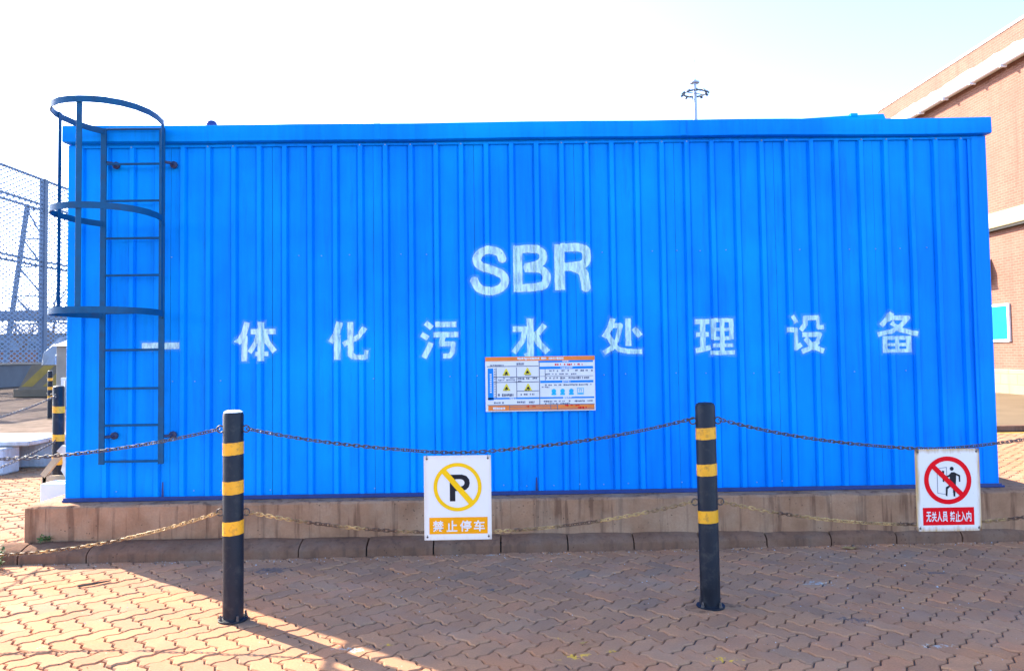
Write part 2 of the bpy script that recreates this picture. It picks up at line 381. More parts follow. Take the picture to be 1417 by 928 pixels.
# ---- interlocking zigzag pavers, herringbone rows running along the kerb
PW = 0.116; AMP = 0.011; GAP = 0.0042
def paver_outline():
    pts = []
    def he(u0, v0, d, n):      # horizontal unit edges
        for i in range(n):
            for t in (0, .3, .7):
                uu = t if d > 0 else 1-t
                if t == 0: dv = 0
                else: dv = AMP if uu < .5 else -AMP
                pts.append(((u0+d*(i+t))*PW, v0*PW+dv))
    def ve(u0, v0, d, n):
        for i in range(n):
            for t in (0, .3, .7):
                vv = t if d > 0 else 1-t
                if t == 0: du = 0
                else: du = -AMP if vv < .5 else AMP
                pts.append((u0*PW+du, (v0+d*(i+t))*PW))
    he(0, 0, 1, 2); ve(2, 0, 1, 1); he(2, 1, -1, 2); ve(0, 1, -1, 1)
    return np.array(pts)
def inset(P, d):
    n = len(P); out = []
    for i in range(n):
        a, b, c = P[i-1], P[i], P[(i+1) % n]
        e1 = (b-a)/np.linalg.norm(b-a); e2 = (c-b)/np.linalg.norm(c-b)
        n1 = np.array([-e1[1], e1[0]]); n2 = np.array([-e2[1], e2[0]])
        k = n1+n2; k = k/max(.35, (k@k)/2)
        out.append(b+k*d)
    return np.array(out)
O = paver_outline()-np.array([PW, PW/2]); o1 = inset(O, GAP/2+.001); o2 = inset(O, GAP/2+.0065)
npt = len(O)
PV = [(p[0], p[1], -.020) for p in o1]+[(p[0], p[1], -.007) for p in o1]+[(p[0], p[1], 0) for p in o2]
PF = [tuple(2*npt+i for i in range(npt))]+[(i, (i+1) % npt, npt+(i+1) % npt, npt+i) for i in range(npt)]+[(npt+i, npt+(i+1) % npt, 2*npt+(i+1) % npt, 2*npt+i) for i in range(npt)]
def project(P):
    d = Vector(P)-Vector((0, 0, CAM_H)); z = d.dot(_f)
    if z < .1: return None
    return 708.5+1060*d.dot(_r2)/z, 445.6-1060*d.dot(_u2)/z
def pave(name, mat, zt, inside, hidden, x0, x1, y0, y1, nmax=300):
    ang = R(-45)+R(0.7); ca, sa = math.cos(ang), math.sin(ang)
    root = MB().add([(x0, y0, zt-.011), (x1, y0, zt-.011), (x1, y1, zt-.011), (x0, y1, zt-.011)], [(0, 1, 2, 3)])
    items = []
    K = int(max(x1-x0, y1-y0)/PW)+6
    cx, cy = (x0+x1)/2, (y0+y1)/2
    for a in range(-K, K):
        for b in range(-K//2, K//2):
            for vert in (0, 1):
                u = (a+2*b)*PW; v = (a-2*b)*PW
                if vert: u += 2.5*PW; v += 0.0
                else: u += 1.0*PW; v += .5*PW
                X = cx+u*ca-v*sa; Y = cy+u*sa+v*ca
                if x0+.1 < X < x1-.1 and y0+.1 < Y < y1-.1 and inside(X, Y): items.append((X, Y, ang+(math.pi/2 if vert else 0)))
    vis = []; rest = []
    for it in items:
        q = project((it[0], it[1], zt))
        if q and -12 < q[0] < 1429 and q[1] < 940 and not hidden(*q): vis.append((it[0]**2+it[1]**2, it))
        else: rest.append(it)
    vis.sort(key=lambda t: t[0]); singles = [t[1] for t in vis[:nmax]]; rest += [t[1] for t in vis[nmax:]]
    return root, singles, rest
def jitter(seed):
    r = random.Random(seed); return r.gauss(-.0006, .0022), r.gauss(0, .010), r.gauss(0, .010), r.gauss(0, .014)
def lay(name, root_mb, singles, rest, mat, zt, keep_sheet=True, sheet_mat='joint'):
    root = root_mb.build(name, sheet_mat); tag(root, kind='structure')
    me = None
    for i, (X, Y, a) in enumerate(singles):
        if me is None:
            me = bpy.data.meshes.new('paver'); me.from_pydata(PV, [], PF); me.materials.append(M[mat]); me.update()
        o = bpy.data.objects.new('paver', me); COL.objects.link(o); o.parent = root
        dz, rx, ry, rz = jitter(i*3+int(zt*1000)); o.location = (X, Y, zt+dz); o.rotation_euler = (rx, ry, a+rz)
    base = np.array(PV); vv = []; ff = []
    for i, (X, Y, a) in enumerate(rest):
        dz, rx, ry, rz = jitter(90000+i); a += rz; c, s_ = math.cos(a), math.sin(a)
        p = base.copy(); p[:, 2] += p[:, 0]*-ry+p[:, 1]*rx+dz+zt
        q = p.copy(); q[:, 0] = X+p[:, 0]*c-p[:, 1]*s_; q[:, 1] = Y+p[:, 0]*s_+p[:, 1]*c
        b = len(vv); vv += q.tolist(); ff += [tuple(b+k for k in f) for f in PF]
    if vv:
        me2 = bpy.data.meshes.new('more_pavers'); me2.from_pydata(vv, [], ff); me2.materials.append(M[mat]); me2.update()
        o = bpy.data.objects.new('more_pavers', me2); COL.objects.link(o); o.parent = root; tag(o, kind='stuff')
    return root
rt, sg, rs = pave('paving', 'paver', 0, lambda X, Y: Y < kerb_y(X)+.10, lambda px, py: False, -6.5, 6.5, 2.2, 6.25)
lay('paving', rt, sg, rs, 'paver', 0)
rt, sg, rs = pave('rear_paving', 'paver_rear', REAR, lambda X, Y: Y > kerb_y(X)+.22 and Y < 16-.25*X*0, lambda px, py: px > 95, -12.0, -3.5, 5.9, 16.0)
lay('rear_paving', rt, sg, rs, 'paver_rear', REAR)
rt, sg, rs = pave('side_paving', 'paver_rear', REAR, lambda X, Y: Y > kerb_y(X)+.22, lambda px, py: px < 1376, 4.9, 11.0, 6.1, 13.2)
lay('side_paving', rt, sg, rs, 'paver_rear', REAR)

# ---- kerb stones
KX = [-6.7, -6.18, -5.67, -5.16, -4.65, -4.14, -3.641, -3.134, -2.077, -1.567, -1.056, -.55, -.038, .476, .985, 1.495, 2.017, 2.523, 3.041, 3.56, 4.081, 4.59, 5.1, 5.61, 6.12, 6.63]
kerb = MB().add([(KX[0], kerb_y(KX[0])+.04, -.02), (KX[-1], kerb_y(KX[-1])+.04, -.02), (KX[-1], kerb_y(KX[-1])+.16, -.02), (KX[0], kerb_y(KX[0])+.16, -.02),
                 (KX[0], kerb_y(KX[0])+.04, .055), (KX[-1], kerb_y(KX[-1])+.04, .055), (KX[-1], kerb_y(KX[-1])+.16, .055), (KX[0], kerb_y(KX[0])+.16, .055)],
                [(4, 5, 6, 7), (0, 1, 5, 4), (2, 3, 7, 6)]).build('kerb', 'dark'); tag(kerb, kind='structure')
prof = [(0, -.03), (.001, .048), (.006, .062), (.018, .076), (.046, .093), (.090, .107), (.135, .116), (.19, .120), (.20, .115), (.20, -.03)]
for i, (a, b) in enumerate(zip(KX[:-1], KX[1:])):
    rr = random.Random(i); mb = MB(); ns = max(4, int((b-a)/.12)); g0 = .004+rr.random()*.004
    vs = []; dy, dz, sk = rr.uniform(-.006, .006), rr.uniform(-.006, .004), rr.uniform(-.006, .006)
    for k in range(ns+1):
        t = k/ns; X = a+g0+(b-a-2*g0)*t
        edge = .006 if k in (0, ns) else 0
        for (py, pz) in prof:
            vs.append((X, kerb_y(X)+py+dy+sk*(t-.5)+(edge if py < .1 else 0)+rr.uniform(-.0015, .0015), pz+dz-(edge if pz > .05 else 0)+rr.uniform(-.0015, .0015)))
    n = len(prof); fs = []
    for k in range(ns):
        for j in range(n-1): fs.append((k*n+j, (k+1)*n+j, (k+1)*n+j+1, k*n+j+1))
    fs += [tuple(range(n)), tuple(ns*n+j for j in range(n-1, -1, -1))]
    mb.add(vs, fs).build('kerb_stone', 'kerb', kerb, smooth=True)

# ------------------------------------------------------------------ concrete plinth
PT = .385; PY = 6.03
def plinth():
    X0, X1, Y0, Y1 = -3.72, 4.30, PY, 9.1
    nx = 90; vs = []; rr = random.Random(5)
    rows = [(Y0+.006, -.02), (Y0+.002, .10), (Y0, .20), (Y0+.001, .30), (Y0+.002, PT-.018), (Y0+.016, PT-.002), (Y0+.10, PT), (Y1, PT), (Y1, -.02)]
    for k in range(nx+1):
        x = X0+(X1-X0)*k/nx
        for j, (y, z) in enumerate(rows):
            jx = rr.uniform(-.004, .004) if j < 6 else 0
            chip = -.012 if (j == 5 and rr.random() < .12) else 0
            wav = .006*math.sin(x*1.9)+.004*math.sin(x*5.3+1)
            vs.append((x, y+jx*.7+(wav if j < 6 else 0), z+(jx*.5+chip if j in (4, 5) else 0)))
    n = len(rows); fs = []
    for k in range(nx):
        for j in range(n-1): fs.append((k*n+j, (k+1)*n+j, (k+1)*n+j+1, k*n+j+1))
    fs += [tuple(range(n)), tuple(nx*n+j for j in range(n-1, -1, -1))]
    o = MB().add(vs, fs).build('concrete_plinth', 'plinth', origin=(0, 7.5, 0), smooth=True)
    tag(o, 'rain stained concrete plinth running along under the blue cabin', 'plinth')
plinth()

# ------------------------------------------------------------------ blue cabin
WY = 6.225; XL, XR = -3.51, 4.0; ZB, ZT = .398, 3.235; PITCH = .2055; PH = .087; RT, FL, RH = .017, .008, .028; GW, GD = .011, .0045; BY = 8.65
cabin = thing('equipment_cabin', (0.245, 7.4, PT), 'long bright blue corrugated steel cabin with white lettering on its front', 'cabin')
def prof_off(x):
    u = (x-PH+PITCH/2) % PITCH-PITCH/2; a = abs(u)
    if a < RT: return RH
    if a < RT+FL: return RH-(RH+GD)*(a-RT)/FL
    if a < RT+FL+GW: return -GD*(1-(a-RT-FL)/GW)
    return 0.0
def dent(x, z):
    return .0022*math.sin(x*2.3+1.3*z)+.0014*math.sin(x*5.1-2.1*z+1)+.0010*math.sin(z*6.3+x*3.7)
def breaks(a, b):
    xs = {a, b}
    k0 = int((a-PH)/PITCH)-2
    for k in range(k0, k0+int((b-a)/PITCH)+5):
        c = PH+k*PITCH
        for d in (-RT-FL-GW, -RT-FL, -RT, 0, RT, RT+FL, RT+FL+GW, PITCH/2-.02, PITCH/2+.02):
            if a < c+d < b: xs.add(c+d)
    return sorted(xs)
edges = [-3.425]+[PH+PITCH*(k+.5) for k in range(-14, 19, 4)]
edges = [e for e in edges if e < 3.80]+[3.875]
if edges[1]-edges[0] < .3: edges.pop(1)
for i, (a, b) in enumerate(zip(edges[:-1], edges[1:])):
    xs = breaks(a+.0012, b-.0012); nz = 22; vs = []; rr = random.Random(40+i); oy = rr.uniform(0, .0015); tilt = rr.uniform(-.001, .001)
    for k in range(nz+1):
        z = ZB+(ZT-ZB)*k/nz
        for x in xs:
            lift = .0025*max(0, 1-(b-x)/.04)
            vs.append((x, WY-prof_off(x)-dent(x, z)-oy-lift*(i % 2), z))
    n = len(xs); fs = [(k*n+j, k*n+j+1, (k+1)*n+j+1, (k+1)*n+j) for k in range(nz) for j in range(n-1)]
    MB().add(vs, fs).build('wall_sheet', 'blue', cabin)
# backing, end walls and rear wall
MB().box(XL+.01, XR-.01, WY+.014, WY+.03, ZB, ZT).build('wall_backing', 'blue_base', cabin)
def side(x, sgn):
    ys = [WY+.02]; y = WY+.1
    while y < BY-.1:
        ys += [y, y+.013, y+.051, y+.064]; y += PITCH
    ys.append(BY); vs = []
    for z in (ZB, ZT):
        for j, yy in enumerate(ys): vs.append((x+sgn*(RH if (0 < j < len(ys)-1 and (j-1) % 4 in (1, 2)) else 0), yy, z))
    n = len(ys); MB().add(vs, [(j, j+1, n+j+1, n+j) for j in range(n-1)]).build('end_wall_sheet', 'blue', cabin)
side(XL+.012, -1); side(XR-.012, 1)
xs = breaks(XL+.02, XR-.02); vs = [(x, BY+prof_off(x), z) for z in (ZB, ZT) for x in xs]; n = len(xs)
MB().add(vs, [(j+1, j, n+j, n+j+1) for j in range(n-1)]).build('rear_wall_sheet', 'blue', cabin)
# corner trims
MB().box(XL, XL+.10, WY-.026, WY+.06, ZB, ZT+.02, .006).build('corner_trim', 'blue_trim', cabin)
MB().box(XL+.096, XL+.112, WY-.020, WY+.01, ZB+.002, ZT).build('corner_lip', 'blue_trim', cabin)
MB().box(XR-.125, XR, WY-.026, WY+.06, ZB, ZT+.02, .006).build('corner_trim', 'blue_trim', cabin)
MB().box(XR-.15, XR-.122, WY-.018, WY+.01, ZB+.002, ZT).build('corner_lip', 'blue_trim', cabin)
# base rail, head rail, eaves fascia, roof
MB().box(XL-.012, XR+.03, WY-.050, WY+.07, PT+.001, PT+.017, .003).build('base_rail', 'blue_base', cabin)
MB().box(XL-.004, XR+.006, WY-.044, WY-.036, PT+.015, PT+.032).build('base_lip', 'blue_base', cabin)
MB().box(XL+.1, XR-.1, WY-.024, WY+.01, ZT-.006, ZT+.012, .003).build('head_rail', 'blue_trim', cabin)
MB().box(XL+.02, XR-.02, WY-.012, WY+.05, ZT+.010, ZT+.075).build('head_channel', 'blue_trim', cabin)
def fascia():
    nx = 40; vs = []; rr = random.Random(3)
    for k in range(nx+1):
        x = XL-.012+(XR+.012-XL+.012)*k/nx; dz = .003*math.sin(x*1.4)+.002*math.sin(x*3.3+.6)+rr.uniform(-.001, .001); y = WY-.085+.003*math.sin(x*2.2)
        for (yy, zz) in ((.03, 3.258), (0, 3.262), (-.003, 3.267), (-.002, 3.385), (.006, 3.394), (.10, 3.397), (.10, 3.26)): vs.append((x, y+yy, zz+dz))
    n = 7; fs = [(k*n+j, (k+1)*n+j, (k+1)*n+(j+1) % n, k*n+(j+1) % n) for k in range(nx) for j in range(n)]
    fs += [tuple(range(n)), tuple(nx*n+j for j in range(n-1, -1, -1))]
    MB().add(vs, fs).build('eaves_fascia', 'blue_trim', cabin, smooth=True)
fascia()
for x in (-1.02, 1.46): MB().box(x, x+.05, WY-.0925, WY-.08, 3.268, 3.389, .001).build('fascia_lap_joint', 'blue_trim', cabin)
MB().box(XL-.01, XR+.01, WY+.018, BY+.05, 3.265, 3.388).build('roof_sheet', 'blue_trim', cabin)
b_ = MB(); b_.add([(2.50, 6.20, 3.398), (3.18, 6.20, 3.398), (3.18, 6.24, 3.458), (2.9, 6.24, 3.447), (2.50, 6.24, 3.424), (2.50, 6.5, 3.39), (3.18, 6.5, 3.39)], [(0, 1, 2, 3, 4), (4, 3, 2, 6, 5), (0, 4, 5), (1, 6, 2), (0, 5, 6, 1)])
b_.build('roof_flashing', 'blue_trim', cabin)
MB().box(2.90, 2.96, 6.225, 6.27, 3.435, 3.462, .004).build('flashing_clip', 'blue_trim', cabin)
MB().lathe((-2.40, 6.33, 3.39), [(.046, 0), (.046, .062), (.040, .080), (.026, .092), (.008, .098)], 16).build('roof_vent_cap', 'blue_base', cabin, smooth=True)
# screws
mb = MB(); rr = random.Random(8)
for zr in (.455, 1.335, 2.335):
    for k in range(-17, 19):
        if rr.random() < .45: continue
        x = PH+k*PITCH+PITCH*.5+rr.uniform(-.02, .02)
        if not (XL+.15 < x < XR-.2): continue
        z = zr+rr.uniform(-.006, .006); mb.lathe((x, WY-dent(x, z)-.006, z), [(.0055, .006), (.0055, 0), (.0025, -.004)], 6, 'y')
for k in range(-17, 19):
    x = PH+k*PITCH
    if XL+.12 < x < XR-.15 and rr.random() < .75: mb.lathe((x, WY-RH-.008, ZT-.004), [(.007, .006), (.007, 0), (.003, -.004)], 6, 'y')
tag(mb.build('screw_heads', 'screw', cabin), kind='stuff')
# rust-dark drip marks and slot vents at the foot of the wall
for (x, z0, h) in ((-2.735, .415, .12), (.255, .415, .11), (.29, .415, .085)):
    MB().add([(x-.009, WY-.0245, z0), (x+.009, WY-.0245, z0), (x+.005, WY-.0245, z0+h), (x-.004, WY-.0245, z0+h*.95)], [(0, 1, 2, 3)]).build('drip_mark', 'blue_base', cabin)

# ---- stencilled lettering that follows the corrugation
def seg_sdf(P, a, b, w, ea, eb):
    a = np.array(a); b = np.array(b); d = b-a; Lh = np.hypot(*d); t = d/Lh; q = P-a
    al = q@t; pe = np.abs(q@np.array([-t[1], t[0]]))
    e0 = w/2 if ea else 0.0; e1 = w/2 if eb else 0.0
    if not ea and not eb: return np.maximum(pe-w/2, np.maximum(-al, al-Lh))
    cl = np.clip(al, 0 if ea else -1e9, Lh if eb else 1e9); rd = np.hypot(al-cl, pe)-w/2
    fl = np.maximum(-al if not ea else -1e9*np.ones_like(al), al-Lh if not eb else -1e9*np.ones_like(al))
    return np.maximum(rd, fl)
def paint(label, strokes, x0, z0, sx, sz):
    segs = []
    for pts, w in strokes:
        pp = [(x0+p[0]*sx, z0+p[1]*sz) for p in pts]
        for i in range(len(pp)-1): segs.append((pp[i], pp[i+1], w*abs(sz), i > 0, i < len(pp)-2))
    ax = [c for s in segs for c in (s[0][0], s[1][0])]; az = [c for s in segs for c in (s[0][1], s[1][1])]
    mg = .06; xa, xb, za, zb = min(ax)-mg, max(ax)+mg, min(az)-mg, max(az)+mg
    xs = np.array(sorted(set(np.round(np.concatenate([np.arange(xa, xb, .0055), [x for x in breaks(xa, xb)]]), 5)))); zs = np.arange(za, zb, .0055)
    XX, ZZ = np.meshgrid(xs, zs); P = np.stack([XX.ravel(), ZZ.ravel()], 1); sd_ = np.full(len(P), 1e3)
    for s in segs: sd_ = np.minimum(sd_, seg_sdf(P, *s))
    nx = len(xs); G = sd_.reshape(len(zs), nx); keep = np.minimum.reduce([G[:-1, :-1], G[1:, :-1], G[:-1, 1:], G[1:, 1:]]) < .026
    idx = np.argwhere(keep); fs = [(k*nx+j, k*nx+j+1, (k+1)*nx+j+1, (k+1)*nx+j) for k, j in idx]
    used = sorted({i for f in fs for i in f}); mp = {u: i for i, u in enumerate(used)}
    off = wloc(cabin); vs = [(P[u][0]-off.x, WY-prof_off(P[u][0])-dent(P[u][0], P[u][1])-.0042-off.y, P[u][1]-off.z) for u in used]
    me = bpy.data.meshes.new('painted_letter'); me.from_pydata(vs, [], [tuple(mp[i] for i in f) for f in fs])
    at = me.attributes.new('sdf', 'FLOAT', 'POINT'); at.data.foreach_set('value', sd_[used].astype(np.float32))
    me.materials.append(M['spray']); o = bpy.data.objects.new('painted_letter', me); COL.objects.link(o); o.parent = cabin; o['label'] = label
W = .155
GL = {
 'yi': [([(0, .5), (1, .5)], .17)],
 'ti': [([(.27, 1), (.20, .72), (.03, .46)], W), ([(.205, .66), (.205, 0)], W), ([(.36, .755), (1, .755)], .14), ([(.64, 1), (.64, 0)], .15), ([(.57, .72), (.50, .48), (.33, .22)], .13), ([(.71, .72), (.80, .48), (.98, .24)], .14), ([(.47, .185), (.82, .185)], .12)],
 'hua': [([(.28, 1), (.20, .72), (.03, .46)], W), ([(.215, .66), (.215, 0)], W), ([(.55, 1), (.55, .14), (.64, .06)], .16), ([(.62, .06), (.95, .06)], .13), ([(.94, .02), (.97, .25)], .11), ([(.93, .85), (.78, .62), (.36, .40)], .14)],
 'wu': [([(.13, .97), (.30, .82)], .15), ([(.02, .66), (.20, .54)], .15), ([(.08, .02), (.20, .25), (.27, .43)], .15), ([(.40, .915), (.95, .915)], .15), ([(.34, .64), (1, .64)], .15), ([(.60, .62), (.55, .39)], .14), ([(.50, .385), (.86, .385), (.84, .16), (.76, .06), (.58, .06)], .14)],
 'shui': [([(.50, 1), (.50, .12), (.36, .05)], .17), ([(.02, .74), (.36, .74), (.28, .45), (.04, .16)], .14), ([(.90, .84), (.70, .62)], .15), ([(.60, .66), (.72, .40), (.97, .16)], .16)],
 'chu': [([(.26, 1), (.18, .72), (.03, .48)], .15), ([(.24, .80), (.46, .80), (.36, .40), (.22, .18), (.02, .05)], .14), ([(.13, .56), (.24, .33), (.40, .15), (.62, .09), (1, .08)], .14), ([(.66, 1), (.66, .24)], .16), ([(.80, .73), (.96, .50)], .16)],
 'li': [([(0, .90), (.38, .90)], .14), ([(.03, .55), (.36, .55)], .13), ([(.01, .11), (.40, .20)], .14), ([(.20, .90), (.20, .15)], .15), ([(.46, .98), (.46, .40)], .12), ([(.46, .93), (.94, .93)], .11), ([(.92, .98), (.92, .40)], .13), ([(.46, .68), (.92, .68)], .09), ([(.46, .44), (.92, .44)], .10), ([(.69, .93), (.69, .06)], .13), ([(.44, .25), (.96, .25)], .11), ([(.38, .05), (1, .05)], .12)],
 'she': [([(.16, 1), (.27, .80)], .14), ([(.02, .62), (.25, .62), (.25, .14), (.40, .24)], .13), ([(.51, .98), (.50, .76), (.38, .60)], .13), ([(.46, .93), (.83, .93), (.83, .68), (1, .68)], .13), ([(.42, .49), (.88, .49), (.78, .28), (.60, .12), (.40, .04)], .13), ([(.50, .40), (.68, .16), (.98, .05)], .14)],
 'bei': [([(.36, 1), (.26, .84), (.11, .68)], .13), ([(.32, .87), (.80, .87), (.60, .66), (.32, .53), (.02, .46)], .12), ([(.33, .76), (.58, .58), (1, .46)], .13), ([(.20, .42), (.20, 0)], .13), ([(.80, .42), (.80, 0)], .14), ([(.20, .37), (.80, .37)], .10), ([(.26, .20), (.74, .20)], .08), ([(.20, .045), (.80, .045)], .09), ([(.50, .37), (.50, .04)], .11)],
}
for key, x0, z0, x1, z1 in (('yi', -2.913, 1.46, -2.613, 1.775), ('ti', -2.155, 1.484, -1.841, 1.80), ('hua', -1.406, 1.486, -1.096, 1.79), ('wu', -.667, 1.487, -.361, 1.785), ('shui', .074, 1.47, .371, 1.80), ('chu', .811, 1.495, 1.128, 1.79), ('li', 1.563, 1.485, 1.888, 1.785), ('she', 2.31, 1.486, 2.621, 1.795), ('bei', 3.054, 1.481, 3.379, 1.805)):
    paint('white stencilled Chinese character on the blue wall', GL[key], x0, z0, x1-x0, z1-z0)
def zp(pts): return [((630+p[0]/3.3135), (320+p[1]/3.3135)) for p in pts]
def big(pts_list):
    out = []
    for pts, w in pts_list:
        q = [(-.376+(p[0])*.001767-.00005*p[1]/1.0*.0, 2.516-p[1]*.001764-(-.0000247*p[0])) for p in pts]
        if len(q) > 2:
            d = []
            for i in range(len(q)-1):
                p0, p1, p2, p3 = (np.array(q[max(0, i-1)]), np.array(q[i]), np.array(q[i+1]), np.array(q[min(len(q)-1, i+2)]))
                for t in (0, .25, .5, .75): d.append(tuple(.5*((2*p1)+(p2-p0)*t+(2*p0-5*p1+4*p2-p3)*t*t+(3*p1-p0-3*p2+p3)*t**3)))
            q = d+[q[-1]]
        out.append((q, w*.00190))
    return out
for nme, st in (('S', [([(216, 138), (200, 104), (155, 90), (112, 104), (97, 138), (120, 166), (172, 184), (215, 206), (226, 240), (200, 270), (152, 281), (104, 264), (82, 222)], 36)]),
                ('B', [([(286, 72), (286, 288)], 40), ([(300, 90), (362, 90), (398, 108), (402, 140), (378, 163), (318, 174)], 35), ([(318, 178), (384, 184), (416, 208), (416, 240), (392, 264), (300, 270)], 35)]),
                ('R', [([(478, 70), (478, 285)], 43), ([(490, 88), (568, 88), (600, 106), (603, 146), (580, 170), (490, 178)], 37), ([(540, 178), (582, 200), (592, 232), (600, 286)], 38)])):
    paint('large white letter '+nme+' on the blue wall', big(st), 0, 0, 1, 1)

# ------------------------------------------------------------------ caged ladder
LX0, LX1, LY = -3.170, -2.705, 6.10; LM = (LX0+LX1)/2
lad = thing('caged_ladder', (LM, LY, .70), 'dark blue caged access ladder fixed to the left end of the blue cabin', 'ladder')
for x in (LX0, LX1): MB().box(x-.022, x+.022, LY-.008, LY+.008, .69, 3.36, .002).build('rail', 'ladder', lad)
for z in (.713, .996, 1.285, 1.588, 1.882, 2.180, 2.475, 2.775, 3.071, 3.352):
    MB().tube([(LX0+.01, LY, z), (LX1-.01, LY, z)], .0095, 8).build('rung', 'ladder', lad, smooth=True)
hp = []
side_l = [(LX0, LY-.004), (LX0-.055, 6.00), (LX0-.10, 5.88), (LX0-.118, 5.74), (LX0-.112, 5.62), (LX0-.075, 5.50), (LX0-.015, 5.41), (LX0+.075, 5.345), (LX0+.16, 5.318)]
hoop = side_l+[(LM, 5.312)]+[(2*LM-x, y) for x, y in reversed(side_l)]
def hoop_mesh(z0):
    mb = MB(); n = len(hoop); vs = []
    for i, (x, y) in enumerate(hoop):
        a = Vector(hoop[max(0, i-1)]); b = Vector(hoop[min(n-1, i+1)]); t = (b-a).normalized(); nr = Vector((-t.y, t.x))*.004
        for (s, z) in ((-1, z0-.023), (1, z0-.023), (1, z0+.023), (-1, z0+.023)): vs.append((x+nr.x*s, y+nr.y*s, z))
    fs = [(i*4+j, (i+1)*4+j, (i+1)*4+(j+1) % 4, i*4+(j+1) % 4) for i in range(n-1) for j in range(4)]
    fs += [(0, 1, 2, 3), (4*n-1, 4*n-2, 4*n-3, 4*n-4)]
    mb.add(vs, fs).build('cage_hoop', 'ladder', lad, smooth=True, fix=True)
for z in (3.335, 2.590, 1.862): hoop_mesh(z)
MB().box(LM-.020, LM+.020, 5.318, 5.325, 1.84, 3.36, .001).build('cage_strap', 'ladder', lad)
MB().box(LX0-.110, LX0-.104, 5.66, 5.70, 1.84, 3.36, .001).build('cage_strap', 'ladder', lad)
MB().box(LX1+.096, LX1+.102, 5.86, 5.90, 1.84, 3.36, .001).build('cage_strap', 'ladder', lad)
for (x, z) in ((LX0, 3.085), (LX1, 3.085), (LX0, .905), (LX1, .905)):
    mb = MB(); mb.tube([(x+.02, LY+.005, z), (x+.05, LY+.03, z), (x+.05, WY-.02, z)], .012, 6); mb.lathe((x+.05, WY-.034, z), [(.030, .018), (.030, 0), (.014, -.012), (.014, -.022)], 8, 'y')
    mb.build('wall_bracket', 'bracket', lad)

# ------------------------------------------------------------------ hazard notice board on the wall
BX0, BX1, BZ0, BZ1, BYF = -.146, .738, 1.052, 1.491, 6.180
board = thing('notice_board', ((BX0+BX1)/2, BYF, BZ0), 'white hazard notice board with orange bands and yellow warning triangles on the blue wall', 'notice board')
kx, kz = (BX1-BX0)/1190., (BZ1-BZ0)/600.
bxx = lambda p: BX0+(p-90)*kx
bzz = lambda p: BZ1-(p-65)*kz
MB().box(BX0, BX1, BYF, BYF+.004, BZ0, BZ1, .001).build('backing_plate', 'white_plain', board)
L1, L2, L3 = BYF-.0008, BYF-.0016, BYF-.0024
def brect(mb, a, b, c, d, y): mb.rect(bxx(a), bxx(b), bzz(d), bzz(c), y)
mb = MB(); brect(mb, 91, 1279, 66, 112, L1); mb.build('header_band', 'orange_p', board)
mb = MB(); brect(mb, 118, 1268, 598, 655, L1); mb.build('footer_band', 'orange_p', board)
mb = MB()
for (a, b, c, d) in ((668, 1260, 112, 134), (678, 1260, 178, 206), (684, 1262, 332, 358), (115, 1268, 512, 530), (116, 178, 190, 540)): brect(mb, a, b, c, d, L1)
mb.build('section_bands', 'blue_p', board)
mb = MB()
for (a, b, c, d) in ((110, 668, 166, 174), (672, 680, 112, 596), (425, 432, 184, 515), (178, 668, 284, 292), (178, 668, 340, 348), (432, 668, 438, 446), (204, 212, 186, 515), (110, 1270, 590, 598), (345, 860, 612, 618), (345, 1268, 640, 646), (345, 351, 598, 650), (790, 797, 598, 642), (862, 872, 598, 655), (736, 742, 206, 332), (684, 1262, 282, 287)): brect(mb, a, b, c, d, L2)
mb.build('table_lines', 'grey_p', board)
def dashes(mb, x0, x1, z, h, rr, y, dens=.72):
    x = x0
    while x < x1:
        w_ = rr.uniform(6, 20)
        if rr.random() < dens: brect(mb, x, min(x1, x+w_), z-h/2-rr.uniform(0, 4), z+h/2+rr.uniform(-3, 4), y)
        x += w_+rr.uniform(2, 6)
mb = MB(); rr = random.Random(12)
for (a, b, z, h) in ((440, 940, 88, 20),): dashes(mb, a, b, z, h, rr, L2, .95)
for (a, b, z, h) in ((170, 300, 630, 22), (930, 1000, 122, 10), (905, 1035, 192, 10), (925, 1010, 345, 10), (350, 445, 524, 8), (930, 1025, 520, 10)): dashes(mb, a, b, z, h, rr, L2, .95)
for k in range(9): brect(mb, 138, 158, 250+k*24, 264+k*24, L2)
tag(mb.build('white_lettering', 'white_plain', board), kind='stuff')
mb = MB()
for (a, b, z, h) in ((120, 290, 158, 12), (430, 510, 146, 22), (740, 1255, 226, 14), (740, 1095, 262, 12), (745, 1215, 306, 18), (735, 1240, 382, 12), (700, 800, 404, 8), (440, 655, 306, 16), (445, 500, 334, 8), (225, 410, 320, 10), (225, 410, 300, 7), (225, 410, 484, 24), (470, 650, 480, 16), (170, 290, 570, 14), (430, 620, 566, 20), (720, 1250, 560, 12), (720, 1000, 584, 8), (285, 350, 268, 7), (510, 585, 268, 7), (285, 355, 434, 8), (520, 575, 434, 8)): dashes(mb, a, b, z, h, rr, L2)
for k in range(12): brect(mb, 188, 198, 195+k*27, 210+k*27, L2)
tag(mb.build('small_print', 'grey_p', board), kind='stuff')
mb = MB()
for (a, b, z, h) in ((790, 1145, 158, 16), (530, 660, 612, 10), (950, 1110, 606, 12), (1090, 1235, 632, 16)): dashes(mb, a, b, z, h, rr, L2)
tag(mb.build('red_lettering', 'red_p', board), kind='stuff')
